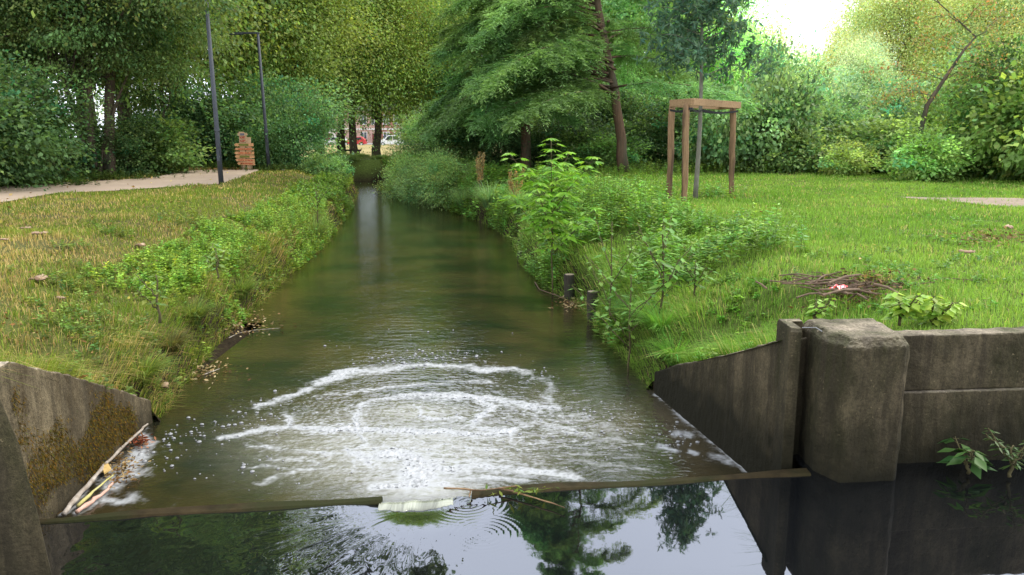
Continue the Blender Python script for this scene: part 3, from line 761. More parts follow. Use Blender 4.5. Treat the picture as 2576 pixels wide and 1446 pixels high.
kind('bush_b', [(0, 0, .9, 1.7, 1.3, .9), (.9, -.2, 1.2, 1, .9, .9), (-1.1, 0, 1.3, .8, .8, 1.0)], 11000, 150, .14, (.11, .165, .06), 16,
     [[(0, 0, -.2), (.1, 0, 1), (.2, 0, 1.6)], [(0.05, 0, -.2), (-.6, .1, .9), (-1, 0, 1.6)]], .03, nl=8, cs=.25, shell=.35, flat=.6, v=.33, hue=.12, lw=.7)
kind('willow_bush', [(0, 0, .9, 1.4, 1.4, .9), (.5, 0, 1.5, .8, .8, .7)], 16000, 200, .12, (.11, .15, .065), 17,
     [[(0, 0, -.2), (.1, 0, .8), (.2, 0, 1.4)]], .03, nl=8, cs=.24, shell=.3, flat=.8, lw=.26, v=.25)

# big multi-stemmed tree on the left -----------------------------------
def big_left():
    bx, by = G(225, 446)[:2]; by = by; g = np.random.default_rng(5)
    lobes = [(-.5, .5, 8, 4.6, 3.6, 4.5), (0, 1, 12, 4, 3.6, 4), (-3.6, -.5, 4.6, 2.8, 2.4, 1.8), (2.3, .2, 5.0, 2.2, 2.0, 1.5), (-1, -1.4, 5.2, 3, 1.8, 1.6), (3.1, 0, 3.7, 1.0, 1.0, .55), (.4, .9, 3.9, 1.6, 1.2, .6), (4.2, -2.2, 8.2, 2.2, 1.4, 2.2), (-5.4, -1, 3, 2, 2, 1.6),
             (4.3, -2.8, 6.2, .9, .8, .5), (6.05, -4.9, 5.35, .8, .6, .42), (5.2, -3.9, 5.9, .9, .7, .5)]
    lv, cc = crown(lobes, 240000, 1100, .106, (.07, .105, .034), 51, cs=.42, shell=.35, flat=.45, droop=.35, v=.3)
    o = empty('multi_stemmed_tree', (bx, by, 0), 'dark leafy tree with several stems from one base beside the path', 'tree')
    mb = MB()
    for dx, dy, tx, ty, tz, r in ((0, 0, -.9, 0, 5, .11), (.1, .1, -.2, .4, 9, .12), (.15, -.05, .4, .2, 7, .10), (.55, .3, .75, .6, 8, .17), (-.1, .1, -1.9, .1, 4.3, .07), (.25, .2, 1.6, .3, 4.6, .06)):
        pts = []
        for t in np.linspace(0, 1, 9):
            pts.append((dx+(tx)*t**1.5+.06*random.uniform(-1, 1)*t, dy+ty*t, -.2+tz*t))
        mb.tube(pts, list(np.linspace(r*1.35, r*.35, 9)), 8, .08)
    st = [(-.3, 0, 3), (.1, .2, 5), (.3, .2, 4), (.9, .6, 6), (-.9, 0, 3.6), (1.0, .3, 3.4)]
    limbs(mb, cc, st, cc[g.choice(len(cc), 60)], .045, g)
    mb.build('trunk', M_BARK, o, smooth=True)
    link('crown', lv.mesh('crown'), o, M_LEAF)
big_left()

G_BG = 'trees of the wood behind the path and stream'
def bgt(kn, px, Y, s, name, label, tint=(1, 1, 1), sz=None, group=G_BG, lean=0, z=None):
    x = A(px, 400, Y)[0]; return plant_tree(kn, x, Y, s, name, label, 'tree', group, tint, sz=sz, lean=lean, z=z)
bgt('tall_b', -260, 34, 1.0, 'woodland_tree', 'tall tree just beyond the left picture edge behind the dark bushes', (0.98, 1.04, 0.91))
bgt('tall', 235, 31, 1.3, 'woodland_tree', 'very tall tree rising straight behind the many-stemmed tree', (1.04, 1.1, 0.98))
bgt('tall', -40, 38, 1.2, 'woodland_tree', 'tall dark tree filling the upper left corner of the picture', (0.91, 0.98, 0.91))
bgt('tall_b', 130, 42, 1.5, 'woodland_tree', 'broad dark tree standing behind the many-stemmed tree', (0.98, 1.01, 0.91))
bgt('tall', 330, 36, 1.25, 'woodland_tree', 'mid green tree right of the many-stemmed tree and left of the first lamp post', (1.1, 1.17, 0.98))
bgt('tall_b', 455, 44, 1.75, 'woodland_tree', 'tree behind the first lamp post with olive green leaves', (1.23, 1.17, 1.04))
bgt('poplar', 560, 52, 1.35, 'poplar_tree', 'thin poplar between the two lamp posts with sky gaps beside it', (1.3, 1.3, 1.04))
bgt('poplar', 622, 56, 1.35, 'poplar_tree', 'slender grey-stemmed poplar just left of the second lamp post', (1.3, 1.3, 1.04))
bgt('tall_b', 735, 47, 1.05, 'woodland_tree', 'broad olive tree right of the second lamp post above the bushes', (1.43, 1.37, 1.1))
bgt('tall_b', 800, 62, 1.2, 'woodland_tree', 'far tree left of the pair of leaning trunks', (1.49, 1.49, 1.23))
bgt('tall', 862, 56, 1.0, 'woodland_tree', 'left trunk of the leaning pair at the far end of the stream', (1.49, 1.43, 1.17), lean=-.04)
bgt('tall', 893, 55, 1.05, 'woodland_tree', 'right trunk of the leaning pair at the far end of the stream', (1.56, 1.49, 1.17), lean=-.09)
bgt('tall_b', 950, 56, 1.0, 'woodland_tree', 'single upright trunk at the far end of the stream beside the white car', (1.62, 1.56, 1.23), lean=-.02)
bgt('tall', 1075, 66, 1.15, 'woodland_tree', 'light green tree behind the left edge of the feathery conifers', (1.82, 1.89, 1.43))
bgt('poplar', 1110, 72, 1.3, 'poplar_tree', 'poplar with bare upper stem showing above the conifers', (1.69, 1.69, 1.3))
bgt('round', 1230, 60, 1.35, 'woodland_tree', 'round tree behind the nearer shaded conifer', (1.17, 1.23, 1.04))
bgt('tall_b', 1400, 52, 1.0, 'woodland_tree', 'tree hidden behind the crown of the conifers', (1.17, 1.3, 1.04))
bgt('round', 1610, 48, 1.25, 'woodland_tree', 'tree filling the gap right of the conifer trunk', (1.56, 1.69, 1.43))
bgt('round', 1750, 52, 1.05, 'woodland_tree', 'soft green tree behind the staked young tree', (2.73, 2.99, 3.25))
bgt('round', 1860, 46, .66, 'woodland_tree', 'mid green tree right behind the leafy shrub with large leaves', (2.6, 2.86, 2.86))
HZ = 'pale hazy trees beyond the meadow'
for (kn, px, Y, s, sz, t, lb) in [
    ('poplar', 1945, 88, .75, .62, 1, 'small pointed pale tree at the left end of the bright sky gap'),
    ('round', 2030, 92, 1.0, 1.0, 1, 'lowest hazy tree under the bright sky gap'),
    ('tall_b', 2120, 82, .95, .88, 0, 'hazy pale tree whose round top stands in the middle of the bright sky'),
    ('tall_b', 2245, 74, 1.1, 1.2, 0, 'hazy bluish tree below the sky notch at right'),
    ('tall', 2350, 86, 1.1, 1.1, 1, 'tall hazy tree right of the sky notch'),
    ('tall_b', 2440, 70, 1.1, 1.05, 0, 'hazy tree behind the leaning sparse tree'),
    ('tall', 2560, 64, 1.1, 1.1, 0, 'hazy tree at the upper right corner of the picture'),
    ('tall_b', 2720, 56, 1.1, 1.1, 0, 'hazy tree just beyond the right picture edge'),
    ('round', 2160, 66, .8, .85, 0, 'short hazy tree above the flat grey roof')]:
    tint = [(3.1, 2.7, 3.0), (3.8, 3.3, 3.9)][t]  # pale tints paint the haze onto the far crowns
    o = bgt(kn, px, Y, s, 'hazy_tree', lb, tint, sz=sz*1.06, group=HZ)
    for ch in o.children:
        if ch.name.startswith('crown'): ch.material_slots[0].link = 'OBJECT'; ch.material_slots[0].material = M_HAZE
# bushes ----------------------------------------------------------------
GB = 'bushes along the far side of the path'
for (kn, px, py, s, sz, tint, lb) in [
    ('bush', -120, 482, 1.5, 1.5, (.6, .65, .6), 'dark bush beside the path beyond the left picture edge'),
    ('bush', 15, 466, 1.35, 1.3, (.62, .7, .6), 'dark bush beside the path at the left picture edge'),
    ('bush_b', 75, 450, 1.0, .95, (.55, .6, .6), 'shaded bush left of the many-stemmed tree'),
    ('bush', 335, 440, .95, .8, (.62, .66, .6), 'low dark bush right of the many-stemmed tree'),
    ('bush_b', 375, 436, 1.1, .95, (.7, .75, .6), 'broad-leaved bush at the bend of the path'),
    ('bush', 470, 415, 1.7, 1.35, (.8, .9, 1.0), 'bluish green bush left of the first lamp post'),
    ('bush', 575, 414, 1.6, 1.2, (.8, .85, .9), 'bush between the first lamp post and the signpost'),
    ('bush', 690, 414, 1.9, 1.55, (.95, 1.05, 1.1), 'large bush behind the second lamp post'),
    ('bush', 735, 422, 1.1, 1.2, (.85, 1.0, 1.0), 'large bush between the second lamp post and the stream'),
    ('bush_b', 822, 428, .5, .5, (1.1, 1.15, 1.2), 'small pale bush at the stream edge left of the leaning trunks')]:
    x, y, _ = G(px, py); plant_tree(kn, x, y, s, 'bush', lb, 'bush', GB, tint, sz=sz)
GB2 = 'bushes beneath the conifers'
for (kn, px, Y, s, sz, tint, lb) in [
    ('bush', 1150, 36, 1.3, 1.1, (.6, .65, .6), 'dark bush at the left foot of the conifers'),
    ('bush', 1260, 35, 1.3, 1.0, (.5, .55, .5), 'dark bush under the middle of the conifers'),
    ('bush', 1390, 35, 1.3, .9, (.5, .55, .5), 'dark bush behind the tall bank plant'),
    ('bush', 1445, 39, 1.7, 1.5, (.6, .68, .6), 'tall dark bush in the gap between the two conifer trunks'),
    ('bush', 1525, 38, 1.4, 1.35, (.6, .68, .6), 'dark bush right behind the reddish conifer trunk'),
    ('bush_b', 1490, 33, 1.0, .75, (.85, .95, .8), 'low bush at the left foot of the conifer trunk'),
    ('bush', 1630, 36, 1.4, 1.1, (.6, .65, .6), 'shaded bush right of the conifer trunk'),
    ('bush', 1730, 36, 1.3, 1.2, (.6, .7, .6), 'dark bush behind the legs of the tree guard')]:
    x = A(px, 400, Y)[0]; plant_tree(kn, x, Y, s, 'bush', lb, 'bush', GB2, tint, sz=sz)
GB3 = 'shrubs along the far edge of the meadow'
for (kn, px, Y, s, sz, tint, lb) in [
    ('bush_b', 1830, 32, 1.0, 1.1, (.95, 1.05, .8), 'leafy shrub behind the right leg of the tree guard'),
    ('bush_b', 1905, 31.5, 1.25, 1.75, (1.1, 1.25, 1.0), 'tall shrub with large shiny leaves right of the tree guard'),
    ('bush_b', 1990, 34, 1.3, 1.6, (1.25, 1.4, 1.1), 'light green shrub behind the shiny leaved one'),
    ('bush_b', 2050, 31, 1.1, .75, (1.3, 1.35, .9), 'low yellowish shrub in front of the flat roof'),
    ('bush', 2120, 33, 1.3, .9, (1.3, 1.45, 1.0), 'shrub just below the flat grey roof'),
    ('bush_b', 2200, 31, 1.2, .85, (1.3, 1.4, 1.0), 'shrub right of the flat grey roof'),
    ('bush_b', 2290, 30, 1.2, .95, (1.5, 1.6, 1.1), 'bright shrub at the foot of the leaning sparse tree'),
    ('bush', 2380, 31, 1.3, 1.15, (1.4, 1.5, .9), 'shrub right of the leaning sparse tree'),
    ('bush_b', 2470, 29, 1.3, 1.3, (1.5, 1.45, .8), 'yellow-green shrub near the right picture edge'),
    ('bush', 2570, 27, 1.5, 1.7, (1.1, 1.2, .6), 'tall yellow-green shrub cut by the right picture edge'),
    ('bush_b', 2680, 25, 1.5, 1.6, (1.1, 1.2, .6), 'shrub just beyond the right picture edge'),
    ('bush_b', 2330, 26.5, .9, .8, (1.5, 1.7, .9), 'rounded shrub hiding the lower stem of the leaning tree'),
    ('bush_b', 2130, 29, .7, .55, (1.6, 1.5, .8), 'small yellowing shrub on the meadow side of the row'),
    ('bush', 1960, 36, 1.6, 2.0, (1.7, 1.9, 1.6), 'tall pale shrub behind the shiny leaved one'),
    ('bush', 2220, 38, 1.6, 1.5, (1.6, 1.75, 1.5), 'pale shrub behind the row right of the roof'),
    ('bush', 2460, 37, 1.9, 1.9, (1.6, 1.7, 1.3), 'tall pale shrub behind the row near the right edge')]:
    x = A(px, 400, Y)[0]; plant_tree(kn, x, Y, s, 'shrub', lb, 'shrub', GB3, (tint[0]*.95, tint[1]*.86, tint[2]*1.3), sz=sz)  # bluer, less green tint paints distance haze into the shrub leaves
GB4 = 'willowy bushes hanging over the right bank'
for (px, py, s, sz, tint, lb) in [
    (1012, 446, .7, .7, (1.67, 1.74, 1.45), 'willowy bush at the far end of the right bank'),
    (1048, 450, .95, .9, (1.45, 1.59, 1.45), 'second willowy bush from the far end of the right bank'),
    (1085, 458, 1.0, .9, (1.23, 1.38, 1.3), 'grey-green willowy bush in the middle of the right bank row'),
    (1135, 470, .85, .8, (1.38, 1.52, 1.3), 'nearest willowy bush of the right bank row'),
    (1070, 425, 1.2, 1.1, (1.3, 1.45, 1.23), 'willowy bush set back from the bank under the conifer')]:
    x, y, _ = G(px, py, -.4); plant_tree('willow_bush', x, y, s, 'willow_bush', lb, 'bush', GB4, tint, sz=sz)
for px, Y, s, lb in [(905, 49.5, .8, 'grassy bush closing the far end of the stream'), (965, 49, .6, 'small bush at the right of the far stream end'), (850, 47, .9, 'bush at the left of the far stream end')]:
    x = A(px, 400, Y)[0]; plant_tree('willow_bush', x, Y, s, 'willow_bush', lb, 'bush', 'bushes at the far stream end', (.8, .85, .6), sz=s*.26)

# far wood closing the horizon ------------------------------------------
def far_wood():
    g = np.random.default_rng(77); lobes = []
    for az in np.arange(-60, 62, 2.2):
        if -15.5 < az < -8 or -22 < az < -17: continue
        d = 118+g.uniform(-8, 12); h = (9 + 3*g.random()) if (14 < az < 26) else 15+6*g.random()
        lobes.append((d*math.sin(R(az)), d*math.cos(R(az)), h*.45, 4.2, 3, h*.5))
    for az in np.arange(-16.5, -7, 2.0): lobes.append((190*math.sin(R(az)), 190*math.cos(R(az)), 11, 6, 3, 12))
    lv, cc = crown(lobes, 130000, 2700, .42, (.15, .19, .13), 78, cs=1.1, shell=.3)
    tag(link('far_wood', lv.mesh('far_wood'), None, M_LEAF), 'pale far-off wood behind all the trees', 'wood', kind='stuff')
far_wood()

# feathery conifers -------------------------------------------------------
def conifer(name, label, path, r0, seed, nb, zlo, ztop, maxlen, bias, base):
    g = np.random.default_rng(seed); P = np.array(path, float); o = empty(name, tuple(P[0]), label, 'tree')
    Q = P-P[0]
    zz = Q[:, 2]
    def at(z): return np.array([np.interp(z, zz, Q[:, 0]), np.interp(z, zz, Q[:, 1]), z])
    mb = MB(); hz = np.linspace(-.2, zz[-1], 24)
    mb.tube([tuple(at(z)+np.array([.03*g.standard_normal(), .03*g.standard_normal(), 0])) for z in hz], [r0*(1-.85*max(0, z)/zz[-1])*(1+.3*math.exp(-max(z, 0)*2)) for z in hz], 10, .07)
    lv = Leaves()
    for b in range(nb):
        z = zlo+(ztop-zlo)*(b+g.random())/nb
        fr = (z-zlo)/(ztop-zlo)
        az = g.uniform(0, 2*math.pi)
        if g.random() < .62: az = bias+g.normal(0, .6)
        if name.startswith('feathery') and abs((az+math.pi/2+math.pi) % (2*math.pi)-math.pi) < .55 and b % 3: az += 1.1*g.choice([-1, 1])
        ln = maxlen*(1-.75*fr)*g.uniform(.6, 1.05)
        d = np.array([math.cos(az), math.sin(az), 0]); s = at(z); up = g.uniform(.05, .5)
        t = np.linspace(0, 1, 14)
        pts = s + d*ln*t[:, None] + np.array([0, 0, 1.0])*(ln*(up*t-(up+.14)*t**2.4))[:, None]
        pts[:, :2] += (.05*ln*np.sin(t*4+g.uniform(0, 6)))[:, None]*np.array([-d[1], d[0]])
        pts[:, 2] = np.maximum(pts[:, 2], .45)
        mb.tube([tuple(q) for q in pts[::2]], [max(.006, .05*(1-.9*k/6)*ln/maxlen+.006) for k in range(7)], 5)
        nt_ = int(ln*15)
        tb = np.linspace(.16, 1, nt_)
        bp = np.stack([np.interp(tb, t, pts[:, i]) for i in range(3)], 1)
        tang = nrmz(np.gradient(pts, axis=0)); bt = nrmz(np.stack([np.interp(tb, t, tang[:, i]) for i in range(3)], 1))
        side = nrmz(np.cross(bt, np.array([0, 0, 1.0])))
        bc = varcol(base, 1, g, .22, .12)[0]
        for sgn in (-1, 1):
            tl = (.25+.85*np.sin(np.pi*np.clip(tb*.9+.08, 0, 1))**.7)*g.uniform(.35, 1.25, nt_)*min(1, ln/3.5)
            td = nrmz(side*sgn*g.uniform(.6, 1, (nt_, 1))+bt*g.uniform(.5, .9, (nt_, 1))+np.array([0, 0, -.15])+.32*g.standard_normal((nt_, 3)))
            K = 13
            u = np.linspace(.06, 1, K)
            pp = bp[:, None, :]+td[:, None, :]*(tl[:, None]*u)[:, :, None]
            pp[:, :, 2] -= (tl[:, None]*u**2)*.22
            pp = pp.reshape(-1, 3); tdr = np.repeat(td, K, 0)
            perp = nrmz(np.cross(tdr, np.array([0, 0, 1.0])))
            for s2 in (-1, 1):
                k = len(pp)
                a = nrmz(tdr*.75+perp*s2*.8+.22*g.standard_normal((k, 3)))
                n = nrmz(np.array([0, 0, 1.0])+.35*g.standard_normal((k, 3)))
                c = bc*np.clip(1+.2*g.standard_normal((k, 1)), .5, 1.7)
                tipf = np.tile(u, nt_)[:, None]; c = c*(1+.35*tipf*np.array([1.2, 1, .5]))
                lv.add(pp+.02*g.standard_normal((k, 3)), a, n, .15*g.uniform(.7, 1.3, k), .034, c)
    mb.build('trunk', M_BARKR, o, smooth=True)
    link('crown', lv.mesh('crown', wide=.5), o, M_LEAF)
cpath = [A(1568, 418, 30), A(1562, 340, 30), A(1548, 240, 30), A(1532, 150, 30), A(1515, 80, 30), A(1500, 0, 30), A(1490, -200, 30.2), A(1485, -560, 30.5)]
conifer('feathery_conifer', 'feathery conifer whose bare reddish trunk stands behind the meadow', cpath, .19, 91, 150, 2.3, 15.0, 6.9, math.pi*1.05, (.10, .165, .07))
cp2 = [A(1325, 418, 33), A(1323, 300, 33), A(1318, 100, 33), A(1320, -100, 33), A(1325, -520, 33)]
conifer('feathery_conifer', 'shaded feathery conifer drooping low over the right bank', cp2, .2, 92, 110, 1.7, 13.5, 4.7, -math.pi*.7, (.085, .145, .062))

# staked young tree and its guard ------------------------------------------
def staked():
    bx, by, _ = A(1749, 502, 18.6); bz = H(bx, by)
    o = empty('young_tree', (bx, by, bz), 'young dark-leaved tree growing inside the wooden guard', 'tree')
    mb = MB(); top = 6.9
    mb.tube([(.03*math.sin(z), .02*math.cos(z*1.3), z) for z in np.linspace(-.1, top, 16)], list(np.linspace(.06, .012, 16)), 9, .05)
    g = np.random.default_rng(31); lv = Leaves()
    tips = []
    for k in range(64):
        z = 2.75+(top-2.75)*(k/64)**.9; fr = (z-2.75)/(top-2.75)
        ln = (1.35*(1-fr)**.7+.25)*g.uniform(.75, 1.1); az = k*2.4+g.normal(0, .3)
        d = np.array([math.cos(az), math.sin(az), 0]); s = np.array([0, 0, z])
        t = np.linspace(0, 1, 6); pts = s+d*ln*t[:, None]+np.array([0, 0, 1])*(ln*(.55*t-.35*t**2))[:, None]
        mb.tube([tuple(q) for q in pts], list(np.linspace(.014, .003, 6)), 5)
        for j in range(int(14*ln)+5):
            u = g.uniform(.15, 1); q = np.array([np.interp(u, t, pts[:, i]) for i in range(3)])+g.standard_normal(3)*.12
            # a whorl of long pointed leaves
            m = 8; ax = rand_dirs(m, g, -.35); ax[:, 2] -= .15
            lv.add(q+.01*g.standard_normal((m, 3)), ax, rand_dirs(m, g, .8), .19*g.uniform(.7, 1.15, m), .05, varcol((.05, .09, .06), m, g, .3, .12))
    mb.build('trunk', M_BARKG, o, smooth=True); link('crown', lv.mesh('crown', fold=.15), o, M_LEAF)
    Yc = 17.4
    fr = A(1722, 516, Yc); lf = A(1684, 500, 18.2); rt = A(1841, 478, 19.5)
    ge = empty('tree_guard', (fr[0], fr[1], H(fr[0], fr[1])), 'three-legged timber guard with a square plank frame around the young tree', 'tree guard')
    z0 = ge.location.z; topz = A(1722, 262, Yc)[2]
    legs = [(fr, A(1727, 262, Yc)), (lf, A(1690, 268, 18.2)), (rt, A(1844, 266, 19.5))]
    bk = (lf[0]+rt[0]-fr[0], lf[1]+rt[1]-fr[1])
    for (b, t) in legs:
        mb = MB(); n = 10; pts = []
        for k in range(n):
            u = k/(n-1); pts.append((b[0]+(t[0]-b[0])*u+.012*random.uniform(-1, 1), b[1], (H(b[0], b[1])-.2)*(1-u)+topz*u))
        mb.tube(pts, [.072+.008*random.uniform(-1, 1) for _ in range(n)], 10, .06); loc(ge, mb.build('leg', M_WOOD, ge, smooth=True))
    # plank frame
    def plank(p, q, h=.15, ext=.08, dz=0):
        p = np.array(p); q = np.array(q); d = (q-p)/np.linalg.norm(q-p); c = (p+q)/2; l = np.linalg.norm(q-p)+2*ext
        mb = MB(); mb.box((c[0], c[1], topz+h/2-.03+dz), (l, .045, h), rz=math.atan2(d[1], d[0])); loc(ge, mb.build('frame_plank', M_PLANK, ge, bevel=.004))
    f2 = np.array([fr[0]+.03, fr[1]-.10]); l2 = np.array([lf[0]-.06, lf[1]-.05]); r2 = np.array([rt[0]+.06, rt[1]-.09])
    plank(f2, l2, ext=.02); plank(f2+np.array([.05, .0]), r2, ext=.03, dz=.004); plank(l2+np.array([.02, .08]), np.array([bk[0], bk[1]]), ext=.02, dz=-.002); plank(r2+np.array([0, .08]), np.array([bk[0], bk[1]]), ext=.0, dz=.002)
    # black strap round the legs and the stem
    cps = [(fr[0], fr[1]-.085), (lf[0]-.085, lf[1]), (bx-.07, by+.03), (rt[0]+.06, rt[1]+.06), (rt[0]+.02, rt[1]-.1), (bx+.05, by-.08), (fr[0]+.06, fr[1]-.085)]
    V = []; n = len(cps)
    mb = MB()
    for i in range(n):
        p, q = cps[i], cps[(i+1) % n]; N = 8
        pts = []
        for k in range(N+1):
            u = k/N; sag = -.05*math.sin(u*math.pi)*min(1, math.hypot(q[0]-p[0], q[1]-p[1]))
            pts.append((p[0]*(1-u)+q[0]*u, p[1]*(1-u)+q[1]*u, topz-.09+sag))
        rings = []
        for (x, y, z) in pts: rings.append([(x, y-.006, z-.022), (x, y+.006, z-.022), (x, y+.006, z+.022), (x, y-.006, z+.022)])
        mb.hull(rings)
    loc(ge, mb.build('strap', M_RUBBER, ge))
staked()

# tree beyond the left picture edge whose boughs reach over the stream
def overhang():
    lobes = [(-9.8, 15, 7.2, 3.2, 2.2, 2.2), (-6, 15.6, 6.4, 2.8, 1.7, 1.5), (-3.2, 16, 6.6, 1.9, 1.2, 1.0), (-5.45, 15.3, 4.55, .5, .5, .5), (-8.5, 14.6, 5.2, 1.6, 1, .6)]
    o = empty('overhanging_tree', (-12.5, 14.4, 0), 'tree whose leafy bough tip hangs in front of the top of the nearer lamp post', 'tree'); off = np.array([-12.5, 14.4, 0])
    lobes = [(a+12.5, b-14.4, c, d, e, f) for a, b, c, d, e, f in lobes]
    lv, cc = crown(lobes, 21000, 240, .12, (.06, .09, .035), 881, cs=.3, shell=.3, droop=.4, flat=.6)
    g = np.random.default_rng(6); mb = MB(); mb.tube([(0, 0, -.2), (.1, 0, 2.5), (.3, .1, 5), (.6, .2, 7.5)], [.24, .19, .15, .08], 10, .06)
    mb.tube([(.3, .1, 4.6), (3, .6, 6.0), (6.5, 1.1, 6.3), (9.5, 1.6, 6.4), (10.9, 1.5, 6.3)], [.12, .09, .06, .035, .012], 8, .06)
    mb.tube([(6.5, 1.1, 6.3), (7.0, 1.0, 5.4), (7.1, .9, 4.5)], [.03, .018, .008], 6)
    st = [(3, .6, 6), (5, .9, 6.2), (6.5, 1.1, 6.3), (9.5, 1.6, 6.4), (.6, .2, 7)]
    for e in cc[g.choice(len(cc), 60)]:
        s = min(st, key=lambda q: np.linalg.norm(np.array(q)-e)); limbs(mb, cc, [s], [e], .025, g)
    mb.build('trunk', M_BARK, o, smooth=True); link('crown', lv.mesh('crown'), o, M_LEAF)
overhang()

# leaning sparse tree ----------------------------------------------------
def leaning():
    g = np.random.default_rng(63); pth = [A(2318, 318, 27), A(2332, 265, 27), A(2375, 200, 27), A(2425, 125, 27), A(2455, 92, 27), A(2420, 60, 27), A(2365, 10, 27), A(2330, -40, 27)]
    b = A(2318, 420, 27); o = empty('leaning_tree', (b[0], b[1], H(b[0], b[1])), 'sparse leaning tree with a bare crooked stem and rusty leaves', 'tree')
    mb = MB(); mb.tube([(b[0]-.1, b[1], H(b[0], b[1])-.1)]+pth, [.09, .085, .08, .06, .045, .035, .025, .018, .01], 8, .08)
    lv = Leaves()
    ends = [(A(2425, 125, 27), A(2300, 110, 26.4)), (A(2425, 125, 27), A(2560, 120, 27.5)), (A(2375, 200, 27), A(2180, 185, 26.4)), (A(2375, 200, 27), A(2480, 215, 27)), (A(2455, 92, 27), A(2576, 45, 27.4)),
            (A(2340, 250, 27), A(2230, 235, 26)), (A(2365, 10, 27), A(2250, -10, 26.5)), (A(2400, 165, 27), A(2540, 190, 26)), (A(2350, 240, 27), A(2200, 262, 26.4)), (A(2420, 60, 27), A(2310, 60, 26.6)), (A(2420, 60, 27), A(2500, 10, 26.6))]
    for p, q in ends:
        p = np.array(p); q = np.array(q); t = np.linspace(0, 1, 9); pts = p*(1-t)[:, None]+q*t[:, None]; pts[:, 2] += .25*np.sin(t*math.pi)
        pts[1:-1] += .04*g.standard_normal((7, 3)); mb.tube([tuple(v) for v in pts], list(np.linspace(.016, .004, 9)), 5)
        K = 260; u = g.uniform(.15, 1.05, K); pp = np.stack([np.interp(u, t, pts[:, i]) for i in range(3)], 1)+g.standard_normal((K, 3))*np.array([.2, .2, .17])
        c = varcol((.13, .15, .05), K, g, .3, .2); rs = g.random(K) < .3; c[rs] = varcol((.24, .13, .06), rs.sum(), g)
        lv.add(pp, rand_dirs(K, g, -.3), rand_dirs(K, g, .9), .11*g.uniform(.6, 1.2, K), .05, c)
    loc(o, mb.build('trunk', M_BARK, o, smooth=True)); loc(o, link('crown', lv.mesh('crown'), o, M_LEAF))
leaning()
# dark thin crooked trunk left of lamp
def thin_tree():
    b = G(407, 424); o = empty('thin_crooked_tree', (b[0], b[1], 0), 'thin dark crooked trunk standing between the bushes left of the first lamp post', 'tree')
    Yb = b[1]; g = np.random.default_rng(3)
    mb = MB(); mb.tube([(b[0], Yb, -.1), A(403, 380, Yb), A(404, 350, Yb), A(413, 325, Yb), A(410, 290, Yb), A(405, 200, Yb), A(398, 110, Yb)], [.11, .1, .095, .09, .08, .06, .03], 8, .08)
    lv, cc = crown([(b[0], Yb, 5.2, 1.6, 1.6, 1.8), (b[0]-.5, Yb-.3, 3.6, 1.3, 1.2, .8)], 14000, 90, .13, (.06, .09, .025), 71, cs=.35)
    limbs(mb, cc, [A(405, 200, Yb), A(410, 290, Yb)], cc[g.choice(90, 16)], .03, g)
    loc(o, mb.build('trunk', M_BARK, o, smooth=True)); loc(o, link('crown', lv.mesh('crown'), o, M_LEAF))
thin_tree()

